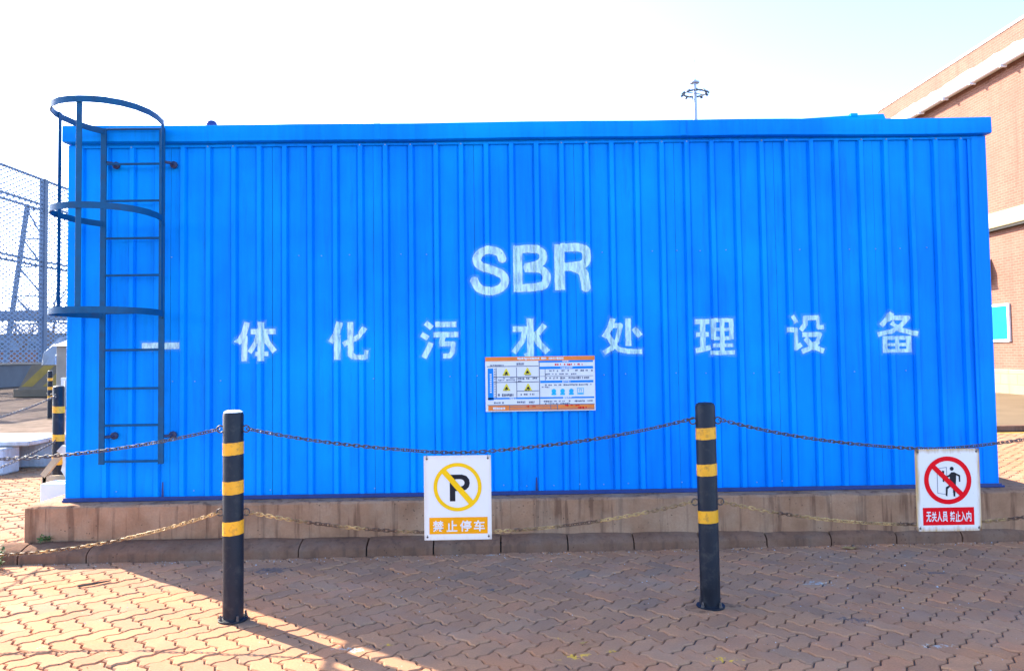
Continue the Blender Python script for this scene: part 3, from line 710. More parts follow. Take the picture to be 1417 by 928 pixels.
for (cx, cz) in ((317, 236), (547, 228), (318, 402), (552, 402)):
    t = MB().poly([(bxx(cx-44), bzz(cz+36)), (bxx(cx+44), bzz(cz+36)), (bxx(cx+6), bzz(cz-40)), (bxx(cx-6), bzz(cz-40))], L2).build('warning_triangle', 'tri_p', board)
    mb = MB(); mb.poly([(bxx(cx-20), bzz(cz+22)), (bxx(cx+20), bzz(cz+22)), (bxx(cx+12), bzz(cz+2)), (bxx(cx), bzz(cz-12)), (bxx(cx-12), bzz(cz+4))], L3); mb.build('triangle_symbol', 'black_p', t)
for i, cx in enumerate((830, 925, 1020, 1120)):
    mb = MB()
    if i < 3:
        mb.disc(bxx(cx), bzz(448), 25*kx, L2); mb.rect(bxx(cx-26), bxx(cx+26), bzz(492), bzz(470), L2)
        mb.rect(bxx(cx-9), bxx(cx+9), bzz(462), bzz(456), L3)
    else:
        for q in ((cx-34, cx+34, 414, 419), (cx-34, cx-29, 419, 490), (cx+29, cx+34, 419, 490), (cx-26, cx+26, 470, 488), (cx-12, cx-6, 428, 462), (cx+6, cx+12, 428, 462), (cx-12, cx+12, 426, 431)): brect(mb, *q, L2)
    mb.build('safety_pictogram', 'cyan_p', board)

# ------------------------------------------------------------------ bollards and chains
def bollard(x, y, z, bands, label, lean=0.0, seed=0, ring_sides=((-1, 0), (1, 0)), name='bollard'):
    t = thing(name, (x, y, z), label, 'bollard', 'black bollards with yellow bands')
    r = .0585; rr = random.Random(seed)
    MB().lathe((x, y, z), [(r, .012), (r, 1.183), (r-.004, 1.196)], 28).build('post', 'bollard', t, smooth=True)
    MB().lathe((x, y, z), [(r-.006, 1.190), (r-.006, 1.200), (r-.020, 1.208), (.004, 1.211)], 28).build('cap', 'white' if seed in (1,) else 'bollard', t, smooth=True)  # first bollard's cap is coloured white to stand for sunlight on its top
    MB().lathe((x, y, z), [(.084, .001), (.084, .010), (.082, .012), (r+.004, .012), (r+.001, .016)], 28).build('base_plate', 'bollard', t, smooth=True)
    for k in range(4):
        a = R(38)+k*math.pi/2; bx, by = x+.073*math.cos(a), y+.073*math.sin(a)
        mb = MB(); mb.lathe((bx, by, z), [(.010, .011), (.010, .021), (.007, .022), (.007, .038), (.004, .041)], 6); mb.build('anchor_bolt', 'bolt', t)
    for (z0, z1) in bands:
        mb = MB(); n = 28; vs = []
        for j in range(n):
            a = 2*math.pi*j/n; sk = .004*math.sin(a+seed)
            for zz in (z0+sk+rr.uniform(-.001, .001), z1+sk+rr.uniform(-.001, .001)): vs.append((x+(r+.0012)*math.cos(a), y+(r+.0012)*math.sin(a), z+zz))
        mb.add(vs, [(2*j, (2*j+2) % (2*n), (2*j+3) % (2*n), 2*j+1) for j in range(n)]).build('reflective_band', 'tape', t, smooth=True)
    for (sx, sy) in ring_sides:
        for zz in (1.10, .618):
            cx_, cy_ = x+sx*(r+.017), y+sy*(r+.017); mb = MB(); pts = []
            for j in range(14):
                a = 2*math.pi*j/14; pts.append((cx_+sx*.020*math.cos(a), cy_+sy*.020*math.cos(a), z+zz+.020*math.sin(a)))
            mb.tube(pts, .0042, 6, closed=True).build('chain_eye', 'bolt', t, smooth=True)
    if seed == 2:
        mb = MB(); n = 26; vs = [(x, y, z+.005)]
        for j in range(n):
            a = 2*math.pi*j/n; q = .15+.04*math.sin(2*a+.6)+rr.uniform(-.02, .02); vs += [(x+.7*q*math.cos(a), y+.55*q*math.sin(a), z+.004), (x+q*1.15*math.cos(a), y+q*.8*math.sin(a), z-.006)]
        mb.add(vs, [(0, 1+2*j, 1+2*((j+1) % n)) for j in range(n)]+[(1+2*j, 2+2*j, 2+2*((j+1) % n), 1+2*((j+1) % n)) for j in range(n)]).build('mortar_bed', 'plinth', t, smooth=True)
    if lean: t.rotation_euler = (0, lean, 0)
    return t
B1 = (-1.586, 4.525, 0); B2 = (1.2126, 4.6035, 0); B0 = (-4.42, 4.44, 0); B3 = (4.02, 4.70, 0); BR = (-4.79, 8.33, REAR); BF = (-11.55, 19.7, REAR)
bands1 = ((.494, .573), (.728, .803), (.954, 1.025)); bands2 = ((.498, .571), (.776, .845), (.991, 1.060))
bollard(*B1, bands1, 'black bollard with sunlit top painted white and three yellow bands left of the no parking sign', 0, 1)
bollard(*B2, bands2, 'black bollard with three yellow bands between the two hanging signs', -.004, 2)
bollard(*B0, bands1, 'black bollard with yellow bands at the corner where the chains turn, beyond the left edge', 0, 3, ((1, 0), (-.1, .995)))
bollard(*B3, bands2, 'black bollard with yellow bands holding the right sign chain, beyond the right edge', 0, 4)
bollard(*BR, ((.37, .45), (.62, .69), (.92, .99)), 'black bollard half hidden behind the left end of the blue cabin', 0, 5, ((.1, -.995), (-1, 0)))
bollard(*BF, bands1, 'small far black bollard before the striped concrete barrier', 0, 6)
def chain(a, b, sag, mat, label, group, seed=0, pull=None, pitch=.0285, wire=.0032, wd=.0088):
    rr = random.Random(seed); a, b = Vector(a), Vector(b); N = 400
    def P(t):
        p = a.lerp(b, t); p.z -= 4*sag*t*(1-t)
        if pull:
            for (tc, wdt, amt) in pull: p.z -= amt*math.exp(-((t-tc)/wdt)**2)
        return p
    pts = [P(i/N) for i in range(N+1)]; cum = [0]
    for i in range(N): cum.append(cum[-1]+(pts[i+1]-pts[i]).length)
    n = int(cum[-1]/pitch); mb = MB(); j = 0; tw = rr.uniform(0, 1)
    for k in range(n):
        s = (k+.5)*cum[-1]/n
        while cum[j+1] < s: j += 1
        c = pts[j].lerp(pts[j+1], (s-cum[j])/(cum[j+1]-cum[j])); t = (pts[j+1]-pts[j]).normalized()
        side = t.cross(Vector((0, 0, 1))).normalized(); up = side.cross(t); tw += rr.uniform(-.12, .16)
        an = tw+(math.pi/2 if k % 2 else 0)+math.pi/4; nrm = side*math.cos(an)+up*math.sin(an)
        ha = pitch/2+wire*.9-wd+.004; path = []
        for (sg_, a0) in ((1, -90), (-1, 90)):
            for q in range(5):
                ang = R(a0+q*45); path.append(c+t*(sg_*ha+wd*math.cos(ang))+nrm*(wd*math.sin(ang)))
        mb.tube(path, wire, 5, closed=True)
    o = mb.build('chain', mat, smooth=True, origin=tuple(a.lerp(b, .5))); tag(o, label, 'chain', group); return o
e = .083
chain((B1[0]+e, B1[1], 1.10), (B2[0]-e, B2[1], 1.113), .155, 'galv', 'upper grey chain between the two front bollards, carrying the no parking sign', 'chains', 1, ((.47, .12, .014),))
chain((B1[0]+e, B1[1], .618), (B2[0]-e, B2[1], .622), .150, 'rust_chain', 'lower rusty yellow chain between the two front bollards', 'chains', 2)
chain((B0[0]+e, B0[1], 1.10), (B1[0]-e, B1[1], 1.10), .150, 'galv', 'upper grey chain running left from the left front bollard', 'chains', 3)
chain((B0[0]+e, B0[1], .618), (B1[0]-e, B1[1], .618), .215, 'rust_chain', 'lower rusty yellow chain running left from the left front bollard', 'chains', 4)
chain((B2[0]+e, B2[1], 1.105), (B3[0]-e, B3[1], 1.10), .185, 'galv', 'upper grey chain running right and carrying the no entry sign', 'chains', 5, ((.5, .12, .012),))
chain((B2[0]+e, B2[1], .616), (B3[0]-e, B3[1], .618), .165, 'rust_chain', 'lower rusty yellow chain running right behind the no entry sign', 'chains', 6)
chain((B0[0], B0[1]+e, 1.10), (BR[0]+.01, BR[1]-e, 1.13), .16, 'galv', 'upper chain slanting down to the left from the half hidden bollard', 'chains', 7)
chain((B0[0], B0[1]+e, .618), (BR[0]+.01, BR[1]-e, .648), .14, 'galv', 'lower chain slanting down to the left from the half hidden bollard', 'chains', 8)

# ------------------------------------------------------------------ hanging signs
def hang_wire(mb, x, z, y):
    pts = [(x+.010*math.cos(a), y, z+.012*math.sin(a)) for a in [2*math.pi*j/10 for j in range(10)]]
    mb.tube(pts, .0015, 4, closed=True)
def sign_frame(name, x0, x1, z0, z1, y, label, plate):
    t = thing(name, ((x0+x1)/2, y, z0), label, 'sign', 'signs hanging from the chains')
    MB().box(x0, x1, y, y+.004, z0, z1, .001).build('plate', plate, t)
    for (x, z) in ((x0+.018, z1-.018), (x1-.018, z1-.018), (x0+.018, z0+.018), (x1-.018, z0+.018)):
        MB().lathe((x, y-.001, z), [(.006, .002), (.006, 0), (.004, -.0012)], 10, 'y').build('corner_hole', 'bolt', t)
        mb = MB(); mb.tube([(x, y-.004, z), (x, y-.005, z+.010), (x, y+.008, z+.026 if z > .7 else z+.012), (x, y+.016, z+.010), (x, y+.006, z)], .0016, 5, closed=True); mb.build('tie_wire', 'galv', t)
    return t
y = 4.505; x0, x1, z0, z1 = -.472, -.080, .441, .928; k = (x1-x0)/613.; kz_ = (z1-z0)/765.
X = lambda p: x0+(p-112)*k
Z = lambda p: z1-(p-95)*kz_
s1 = sign_frame('hanging_sign', x0, x1, z0, z1, y, 'white no parking sign with yellow ring and black P hanging from the chain', 'sign_clean')
mb = MB(); mb.poly([(X(347), Z(510)), (X(397), Z(510)), (X(397), Z(268)), (X(347), Z(268))], y-.0008)
arc = [(X(397), Z(268)), (X(460), Z(268)), (X(500), Z(282)), (X(524), Z(312)), (X(530), Z(345)), (X(522), Z(380)), (X(498), Z(405)), (X(460), Z(418)), (X(397), Z(418))]
ia = [(X(397), Z(310)), (X(448), Z(310)), (X(468), Z(317)), (X(479), Z(330)), (X(482), Z(345)), (X(478), Z(360)), (X(466), Z(370)), (X(448), Z(377)), (X(397), Z(377))]
for i in range(8): mb.poly([ia[i], ia[i+1], arc[i+1], arc[i]], y-.0008)
mb.build('letter_p', 'black_p', s1)
mb = MB(); mb.ring(X(418), Z(381), 186*k, 219*k, y-.0016); mb.stroke([(X(290), Z(232)), (X(547), Z(529))], 50*k, y-.0024); mb.build('prohibition_ring', 'yellow_p', s1)
pn = MB().rect(X(158), X(688), Z(805), Z(655), y-.0008).build('caption_panel', 'amber_p', s1)
mb = MB()
for ch, a, b in (('禁', 190, 288), ('止', 315, 412), ('停', 437, 540), ('车', 562, 662)): text_into(mb, ch, X(a), X(b), Z(784), Z(684), y-.0016, .022)
mb.build('caption_lettering', 'white_plain', pn)
y = 4.585; x0, x1, z0, z1 = 2.455, 2.843, .424, .912; k = (x1-x0)/620.; kz_ = (z1-z0)/780.
X = lambda p: x0+(p-125)*k
Z = lambda p: z1-(p-75)*kz_
s2 = sign_frame('hanging_sign', x0, x1, z0, z1, y, 'rust edged white no entry sign with red ring and walking figure hanging from the chain', 'sign_rust')
mb = MB(); mb.disc(X(475), Z(264), 19*k, y-.0010)
for p in ([(455, 312), (470, 297), (500, 297), (516, 308), (513, 372), (508, 432), (436, 440), (440, 420), (452, 360)],
          [(508, 305), (553, 326), (553, 388), (540, 390), (538, 338), (505, 322)], [(458, 310), (446, 322), (425, 330), (392, 335), (392, 350), (430, 348), (458, 338)],
          [(436, 425), (412, 440), (408, 520), (424, 524), (430, 456), (446, 440)], [(478, 425), (508, 420), (502, 470), (500, 528), (484, 528), (480, 470)],
          [(352, 332), (398, 340), (402, 284), (382, 280), (380, 322), (354, 320)], [(384, 360), (398, 360), (398, 388), (384, 388)]):
    mb.poly([(X(a), Z(b)) for a, b in reversed(p)], y-.0010)
mb.build('walking_figure', 'black_p', s2)
mb = MB()
for a, b in (((333, 262), (425, 250)), ((425, 250), (425, 330)), ((333, 262), (333, 494)), ((333, 494), (412, 506))): mb.stroke([(X(a[0]), Z(a[1])), (X(b[0]), Z(b[1]))], 5*k, y-.0008)
mb.build('door_outline', 'grey_p', s2)
mb = MB(); mb.ring(X(432), Z(373), 183*k, 227*k, y-.0018); mb.stroke([(X(294), Z(239)), (X(562), Z(508))], 46*k, y-.0026); mb.build('prohibition_ring', 'red_p', s2)
pn = MB().rect(X(183), X(675), Z(797), Z(630), y-.0008).build('caption_panel', 'red_p', s2)
mb = MB()
for i, ch in enumerate('无关人员'): text_into(mb, ch, X(214+i*52), X(262+i*52), Z(765), Z(668), y-.0016, .024)
for i, ch in enumerate('禁止入内'): text_into(mb, ch, X(442+i*52), X(490+i*52), Z(765), Z(668), y-.0016, .024)
mb.build('caption_lettering', 'white_plain', pn)

# ------------------------------------------------------------------ things beside the left end of the cabin
o = MB().box(-4.70, -4.25, 7.86, 8.13, REAR, REAR+.235, .008).build('white_carton', 'foam', origin=(-4.47, 8.0, REAR)); tag(o, 'small white box on the paving at the left end of the cabin', 'box')
fr = thing('wooden_trestle', (-4.72, 8.18, REAR), 'weathered wooden frame with a pale sack leaning by the white box', 'wooden frame')
MB().bar((-4.86, 8.17, REAR), (-4.83, 8.17, REAR+.30), .045, .03).build('upright', 'wood', fr)
MB().bar((-4.85, 8.17, REAR+.27), (-4.62, 8.16, REAR+.56), .04, .06).build('brace', 'wood', fr)
MB().bar((-4.85, 8.17, REAR+.235), (-4.45, 8.17, REAR+.25), .03, .07).build('cross_board', 'wood', fr)
mb = MB(); n = 10; vs = []; rr = random.Random(2)
sackp = [(-4.66, .54), (-4.60, .50), (-4.58, .42), (-4.60, .34), (-4.56, .26), (-4.42, .28), (-4.40, .44), (-4.50, .56), (-4.60, .60)]
for yy in (8.06, 8.12): vs += [(p[0]+rr.uniform(-.008, .008), yy, REAR+p[1]) for p in sackp]
ns = len(sackp); mb.add(vs, [tuple(range(ns-1, -1, -1)), tuple(range(ns, 2*ns))]+[(i, (i+1) % ns, ns+(i+1) % ns, ns+i) for i in range(ns)]).build('sack', 'sack', fr)
bn = thing('concrete_bench', (-6.8, 10.7, REAR), 'pale concrete bench slab on blocks behind the left chains', 'bench')
MB().box(-9.2, -6.28, 10.25, 11.45, .385, .445, .012).build('seat_slab', 'slab', bn)
MB().box(-7.6, -6.50, 10.05, 10.42, REAR, .375, .02).build('support_block', 'slab', bn)
MB().box(-6.86, -6.25, 10.75, 11.2, REAR, .384, .02).build('support_block', 'slab', bn)
MB().box(-9.0, -8.3, 10.5, 11.2, REAR, .384, .02).build('support_block', 'slab', bn)

# far striped barrier, low wall, pillar
br = thing('striped_barrier', (-19.2, 31, REAR), 'sloping concrete barrier with faded yellow stripes behind the far bollard', 'barrier')
def trap(x0, x1, y0, y1, z0, z1, s):
    return MB().add([(x0, y0, z0), (x1, y0, z0), (x1, y1, z0), (x0, y1, z0), (x0+s, y0+.35, z1), (x1, y0+.35, z1), (x1, y1, z1), (x0+s, y1, z1)], [(0, 1, 5, 4), (1, 2, 6, 5), (2, 3, 7, 6), (3, 0, 4, 7), (4, 5, 6, 7), (3, 2, 1, 0)])
MB().box(-19.60, -14.0, 30.9, 32.5, REAR, REAR+.33, .03).build('footing', 'barrier', br)
trap(-19.45, -14.0, 31.0, 32.4, REAR+.32, REAR+1.28, .32).build('body', 'barrier', br)
for i in range(5):
    a = -19.35+i*.85; f0, f1 = .1, .95
    pts = [(a, .1), (a+.45, .1), (a+1.15, .93), (a+.70, .93)]
    MB().add([(x, 31.0+.35*(z-.0)/.96-.006, REAR+.32+z) for x, z in pts], [(0, 1, 2, 3)]).build('painted_stripe', 'barrier_y', br)
lw = thing('low_grey_wall', (-28, 48, REAR), 'low grey wall under the tall wire fence', 'wall')
MB().box(-27.9, -27.45, 30, 80, REAR, 1.25).build('wall_face', 'grey_wall', lw); MB().box(-28.0, -27.35, 30, 80, 1.252, 1.36, .02).build('coping', 'pillar', lw)
gp = thing('gate_pillar', (-13.5, 24, REAR), 'beige gate pillar with white cap peeping out beside the cabin', 'pillar')
MB().box(-13.72, -13.1, 23.7, 24.3, REAR, 1.93, .02).build('shaft', 'pillar', gp)
MB().add([(-13.82, 23.6, 1.932), (-13.0, 23.6, 1.932), (-13.0, 24.4, 1.932), (-13.82, 24.4, 1.932), (-13.41, 24, 2.16)], [(3, 2, 1, 0), (0, 1, 4), (1, 2, 4), (2, 3, 4), (3, 0, 4)]).build('cap', 'white', gp)
wf = thing('white_railing', (-11.3, 19.9, REAR), 'short white metal railing in front of the beige pillar', 'railing')
for x in (-11.42, -11.1, -10.8): MB().box(x, x+.07, 19.95, 20.02, REAR, .98).build('post', 'white', wf)
MB().box(-11.42, -10.73, 19.94, 20.03, .982, 1.05).build('top_rail', 'white', wf)
hp_ = MB(); rr = random.Random(9); vs = []; n = 18
for i in range(6):
    a = i/5*math.pi/2
    for j in range(n):
        b = 2*math.pi*j/n; rad = 1+rr.uniform(-.1, .1); vs.append((-21.4+1.25*math.cos(a)*math.cos(b)*rad, 38+1.2*math.cos(a)*math.sin(b)*rad, .6+1.95*math.sin(a)*rad))
o = hp_.add(vs, [(i*n+j, i*n+(j+1) % n, (i+1)*n+(j+1) % n, (i+1)*n+j) for i in range(5) for j in range(n)]+[tuple(5*n+j for j in range(n))]+[tuple(range(n-1, -1, -1))]).build('covered_heap', 'tarp', origin=(-21.4, 38, 0)); tag(o, 'white tarpaulin covered heap behind the striped barrier', 'heap')
dr = thing('blue_drum', (-19.4, 34.6, REAR), 'blue plastic drum behind the striped barrier', 'drum')
MB().lathe((-19.4, 34.6, REAR), [(.55, 0), (.60, .1), (.60, .8), (.63, .82), (.63, .88), (.60, .9), (.60, 1.65), (.52, 1.75)], 20).build('drum_body', 'drum', dr, smooth=True)
MB().lathe((-19.4, 34.6, REAR), [(.50, 1.752), (.50, 1.80), (.15, 1.82)], 20).build('drum_lid', 'drum', dr, smooth=True)

# tall wire fence on lattice posts
fn = thing('wire_fence', (-28, 50, REAR), 'tall wire net fence on braced steel posts at the left', 'fence')
posts = [31, 39, 46.9, 54.9, 63, 71, 79]
for p in posts:
    MB().box(-28.18, -27.82, p-.16, p+.16, REAR, 12.55).build('post', 'steel', fn)
    top, bot = (-29.0, p, 10.9), (-30.4, p, REAR)
    MB().bar(bot, top, .22, .22).build('brace_leg', 'steel', fn)
    mb = MB(); zs = [10.7, 8.9, 7.2, 5.4, 3.7, 2.0]
    for i, z in enumerate(zs):
        lx = -29.0-1.4*(10.9-z)/10.9
        mb.bar((lx, p, z), (-28, p, z), .08, .08)
        if i: 
            zp_ = zs[i-1]; lp = -29.0-1.4*(10.9-zp_)/10.9; mb.bar((lp, p, zp_), (-28, p, z), .08, .08)
    mb.build('brace_lattice', 'steel', fn)
for z in (12.5, 10.95, 10.62, 7.5, 7.2, 4.05, 3.85): MB().box(-28.07, -27.93, 31, 79, z-.06, z+.06).build('rail', 'steel', fn)
for a, b in zip(posts[:-1], posts[1:]):
    MB().add([(-27.90, a+.15, 1.4), (-27.90, b-.15, 1.4), (-27.90, b-.15, 12.5), (-27.90, a+.15, 12.5)], [(0, 1, 2, 3)]).build('net_panel', 'net', fn)

# industrial yard beyond the fence
cv = thing('conveyor_gallery', (-75, 108, REAR), 'long steel conveyor gallery on trestle legs beyond the fence', 'conveyor')
MB().box(-110, -50, 107, 109.5, 7.0, 8.4).build('gallery', 'steel', cv)
for x in range(-106, -50, 7):
    mb = MB(); mb.bar((x-.8, 107, REAR), (x, 107, 7), .35, .35); mb.bar((x+.8, 107, REAR), (x, 107, 7), .35, .35); mb.bar((x-.5, 107, 3), (x+.5, 107, 3), .2, .2); mb.build('trestle', 'steel', cv)
wh = thing('storage_shed', (-80, 125, REAR), 'blue grey storage shed beyond the fence', 'shed')
MB().box(-130, -60, 122, 140, REAR, 5.6).build('wall', 'blue_grey', wh)
MB().add([(-131, 121, 5.6), (-59, 121, 5.6), (-59, 131, 7.6), (-131, 131, 7.6), (-59, 141, 5.6), (-131, 141, 5.6)], [(0, 1, 2, 3), (3, 2, 4, 5), (1, 4, 2), (0, 3, 5)]).build('roof', 'steel', wh)
for i in range(9): MB().box(-128+i*7.6, -124+i*7.6, 121.9, 122.1, 2.6, 4.2).build('window', 'lampdark', wh)
for i in range(4):
    x = -84+i*10.5
    wg = thing('freight_wagon', (x, 88, REAR), ('first', 'second', 'third', 'fourth')[i]+' rust brown open wagon from the left beyond the fence', 'wagon', 'wagons beyond the fence')
    MB().box(x-4.9, x+4.9, 87, 89.6, .95, 2.6, .05).build('body', 'rust_wagon', wg)
    MB().box(x-5.0, x+5.0, 86.95, 89.65, 2.605, 2.78).build('top_rail', 'blue_grey', wg)
    for dx in (-4, -3, 3, 4): MB().lathe((x+dx, 87.2, .49), [(.45, -.08), (.45, .05), (.40, .07)], 14, 'y').build('wheel', 'dark', wg)
    for q in range(7): MB().box(x-4.4+q*1.4, x-4.2+q*1.4, 86.9, 87.0, 1.0, 2.6).build('rib', 'rust_wagon', wg)
# bare trees
def bare_tree(x, y, h, seed, label):
    rr = random.Random(seed); t = thing('bare_tree', (x, y, REAR), label, 'tree', 'bare trees beyond the fence'); tr = MB(); cr = MB()
    def grow(p, d, L_, r, lv):
        q = p+d*L_; (tr if lv == 0 else cr).tube([p, p.lerp(q, .5)+Vector((rr.uniform(-.05, .05)*L_, rr.uniform(-.05, .05)*L_, 0)), q], [r, r*.8, r*.6], 5)
        if lv >= 4: return
        for _ in range(3 if lv else 5):
            nd = (d+Vector((rr.uniform(-.8, .8), rr.uniform(-.8, .8), rr.uniform(-.1, .6)))).normalized(); grow(p.lerp(q, rr.uniform(.5, 1)), nd, L_*rr.uniform(.55, .75), r*.5, lv+1)
    grow(Vector((x, y, REAR)), Vector((0, 0, 1)), h*.38, h*.022, 0)
    tr.build('trunk', 'bark', t); cr.build('crown', 'bark', t)
bare_tree(-35.6, 61, 9.5, 4, 'bare tree behind the fence nearest the cabin edge'); bare_tree(-43.5, 70, 8, 5, 'bare tree behind the fence farther left')

# ------------------------------------------------------------------ high mast light
mx, my = 20.72, 80
ms = thing('high_mast_light', (mx, my, REAR), 'tall high mast floodlight pole with a ring of lamps above the cabin roof', 'mast light')
MB().tube([(mx, my, REAR), (mx, my, 15), (mx, my, 30.2)], [.42, .30, .17], 12).build('pole', 'mast', ms, smooth=True)
MB().tube([(mx, my, 30.2), (mx, my, 32.6)], .05, 6).build('lightning_rod', 'mast', ms)
MB().tube([(mx+1.15*math.cos(a), my+1.15*math.sin(a), 28.75) for a in [2*math.pi*j/24 for j in range(24)]], .10, 6, closed=True).build('lamp_ring', 'lampdark', ms)
mb = MB()
for j in range(4):
    a = j*math.pi/2+.4; mb.bar((mx, my, 28.75), (mx+1.15*math.cos(a), my+1.15*math.sin(a), 28.75), .07, .07)
mb.build('ring_spokes', 'lampdark', ms)
for j in range(10):
    a = 2*math.pi*(j+.3)/10; c, s_ = math.cos(a), math.sin(a); cx_, cy_ = mx+1.25*c, my+1.25*s_
    mb = MB(); mb.bar((cx_-c*.05, cy_-s_*.05, 28.85), (cx_+c*.22, cy_+s_*.22, 28.6), .24, .16); mb.build('floodlight', 'lampdark', ms)
MB().lathe((mx, my, 29.8), [(.15, 0), (.50, .05), (.50, .18), (.2, .28)], 14).build('winch_head', 'mast', ms, smooth=True)

# ------------------------------------------------------------------ brick building on the right
BXW, Y0B, Y1B = 15.85, 13.0, 31.7
bd = thing('brick_building', (22, 22, REAR), 'orange brick building with cream band and white eaves to the right', 'building')
MB().box(BXW, 32, Y0B, Y1B, 5.22, 10.30).build('upper_wall', 'brick', bd)
MB().box(BXW+.02, 32, Y0B, Y1B, .80, 5.22).build('lower_wall', 'brick', bd)
MB().box(BXW-.06, 32.1, Y0B-.06, Y1B+.06, REAR-.02, .80, .03).build('stone_base', 'stone', bd)
MB().box(BXW-.22, 32.1, Y0B-.2, Y1B+.02, 5.27, 5.76, .02).build('cream_band', 'cream', bd)
MB().box(BXW-.18, BXW, Y0B-.1, Y1B, 5.20, 5.262).build('band_drip', 'dark', bd)
MB().box(BXW+.05, 32, Y0B, Y1B, 10.5, 11.42).build('parapet', 'brick', bd)
MB().box(BXW+.0, 32.1, Y0B-.05, Y1B+.05, 11.422, 11.50, .01).build('parapet_coping', 'white', bd)
# sloping white eaves with gutter
yy = [Y0B-.3+(Y1B+.5-Y0B+.3)*i/60 for i in range(61)]; vs = []; rr = random.Random(6)
for q in yy: vs += [(BXW-.26, q, 10.28), (BXW-.28, q, 10.36+rr.uniform(-.01, .01)), (BXW+.05, q, 10.86+rr.uniform(-.05, .04)), (BXW+.05, q, 10.28)]
MB().add(vs, [(i*4+j, (i+1)*4+j, (i+1)*4+(j+1) % 4, i*4+(j+1) % 4) for i in range(60) for j in range(4)]+[(0, 1, 2, 3), (243, 242, 241, 240)]).build('eaves', 'white', bd, fix=True)
MB().tube([(BXW-.30, Y0B-.3, 10.26), (BXW-.30, Y1B+.4, 10.26)], .09, 10).build('gutter', 'gutter', bd, smooth=True)
for i in range(12): MB().box(BXW-.41, BXW-.20, Y0B+.8+i*1.55, Y0B+.86+i*1.55, 10.12, 10.35).build('gutter_bracket', 'gutter', bd)
for i in range(9): MB().lathe((BXW+.1, Y0B+1+i*2.2, 11.50), [(.06, 0), (.06, .05), (.02, .07)], 8).build('parapet_fixing', 'lampdark', bd)
bb = thing('teal_wall_board', (BXW, 24.3, 1.68), 'bright teal board in a white frame on the brick building', 'board')
MB().box(BXW-.05, BXW+.016, 23.72, 24.9, 1.66, 2.86, .005).build('frame', 'white', bb)
MB().box(BXW-.056, BXW-.051, 23.80, 24.82, 1.74, 2.79).build('panel', 'teal', bb)
lb = thing('wall_lamp_box', (BXW, 24.7, 3.6), 'small brown lamp box with a slanted hood on the brick wall above the teal board', 'wall lamp')
MB().add([(BXW-.32, 24.55, 3.68), (BXW+.016, 24.55, 3.68), (BXW+.016, 24.55, 4.35), (BXW-.32, 24.55, 4.10), (BXW-.32, 24.95, 3.68), (BXW+.016, 24.95, 3.68), (BXW+.016, 24.95, 4.35), (BXW-.32, 24.95, 4.10)], [(0, 1, 2, 3), (7, 6, 5, 4), (0, 3, 7, 4), (3, 2, 6, 7), (0, 4, 5, 1)]).build('housing', 'rust_wagon', lb)
MB().box(BXW-.34, BXW-.20, 24.53, 24.97, 3.60, 3.675).build('lens', 'gutter', lb)
# apron and yellow edged kerb in front of the building
ap = MB().add([(5, 13.6, REAR+.006), (60, 13.6, REAR+.006), (60, 60, REAR+.006), (-2, 60, REAR+.006)], [(0, 1, 2, 3)]).build('concrete_apron', 'asphalt'); tag(ap, kind='structure')
yk = MB().box(5, 40, 13.45, 13.60, REAR-.01, REAR+.09, .01).build('yard_kerb', 'kerb'); tag(yk, kind='structure')
yl = MB().box(5, 40, 13.10, 13.22, REAR-.008, REAR+.0035).build('yellow_line', 'road_yellow'); tag(yl, kind='structure')

# ------------------------------------------------------------------ weeds and litter
def weed(x, y, z, n, h, label, seed):
    rr = random.Random(seed); t = MB(); st = MB()
    for i in range(n):
        a = rr.uniform(0, 2*math.pi); hh = h*rr.uniform(.45, 1); lean = rr.uniform(.1, .5); b = Vector((x+rr.uniform(-.03, .03), y+rr.uniform(-.03, .03), z))
        tip = b+Vector((math.cos(a)*lean*hh, math.sin(a)*lean*hh, hh)); st.tube([b, b.lerp(tip, .5)+Vector((0, 0, hh*.06)), tip], [.0018, .0015, .0008], 4)
        for q in range(7):
            p = b.lerp(tip, .2+.8*q/7); d = Vector((rr.uniform(-1, 1), rr.uniform(-1, 1), rr.uniform(-.2, .8))).normalized(); s_ = d.cross(Vector((0, 0, 1))).normalized()*rr.uniform(.006, .011); L_ = rr.uniform(.02, .042)
            t.add([p, p+d*L_*.5+s_, p+d*L_, p+d*L_*.5-s_], [(0, 1, 2, 3)])
    o = thing('weed', (x, y, z), label, 'weed', 'weeds in the joints'); t.build('leaves', 'leaf', o); st.build('stems', 'leaf', o)
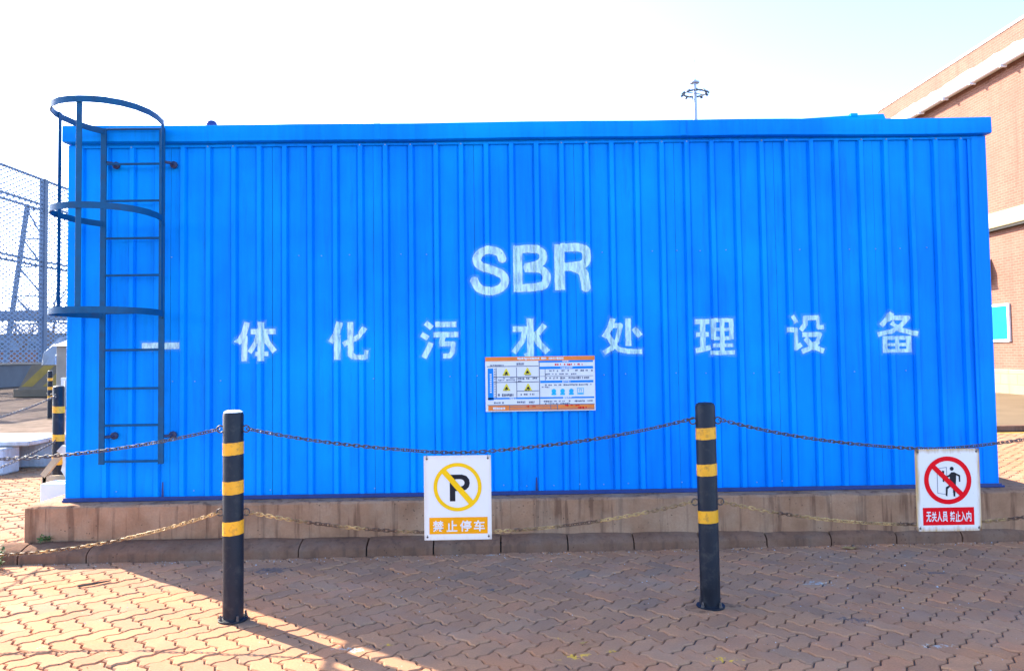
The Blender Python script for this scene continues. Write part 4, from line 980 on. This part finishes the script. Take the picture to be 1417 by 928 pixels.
weed(-3.74, 5.72, 0, 16, .20, 'leafy green weed at the foot of the kerb by the left edge', 1)
weed(-3.55, 6.0, .118, 9, .05, 'low mossy weed at the left corner of the concrete plinth', 2)
o = MB().tube([(-2.86, 5.21, .008), (-2.78, 5.25, .012), (-2.70, 5.33, .009)], [.006, .008, .004], 6).build('stick', 'litter', origin=(-2.78, 5.25, .008)); tag(o, 'short dark stick lying on the sunlit paving', 'stick')
def dry_leaf(x, y, r, label, seed):
    rr = random.Random(seed); mb = MB(); n = 8; vs = [(x, y, .012)]
    for j in range(n):
        a = 2*math.pi*j/n; q = r*(1.2 if j % 4 == 0 else .75)*rr.uniform(.8, 1.1); vs.append((x+q*math.cos(a), y+q*.6*math.sin(a), .004+rr.uniform(0, .014)))
    o = mb.add(vs, [(0, 1+j, 1+(j+1) % n) for j in range(n)]).build('dry_leaf', 'leaf_dry', origin=(x, y, .004)); tag(o, label, 'leaf', 'dry leaves on the paving')
dry_leaf(2.62, 5.86, .07, 'brown dry leaf near the kerb right of the second bollard', 1)
dry_leaf(.40, 4.05, .022, 'small dry leaf on the paving near the yellow paint flecks', 2)

# loose grit, denser along the foot of the kerb
def grit(name, mat, n, seed):
    rr = random.Random(seed); mb = MB()
    for i in range(n):
        if rr.random() < .55: x = rr.uniform(-4, 4.3); y = kerb_y(x)-abs(rr.gauss(0, .05))-.01
        else: x = rr.uniform(-3.6, 3.8); y = rr.uniform(3.4, 5.8)
        r = rr.uniform(.002, .0055)*(1.8 if rr.random() < .06 else 1); a = rr.uniform(0, 6.28)
        p = [(x+r*math.cos(a+k*2.09)*rr.uniform(.7, 1.4), y+r*math.sin(a+k*2.09)*rr.uniform(.7, 1.4), .0005) for k in range(3)]
        mb.add(p+[(x, y, .001+r*.9)], [(0, 1, 3), (1, 2, 3), (2, 0, 3)])
    o = mb.build(name, mat); tag(o, 'scattered fine grit and chips on the paving', 'grit', kind='stuff')
grit('pale_grit', 'slab', 420, 21); grit('dark_grit', 'litter', 380, 22)
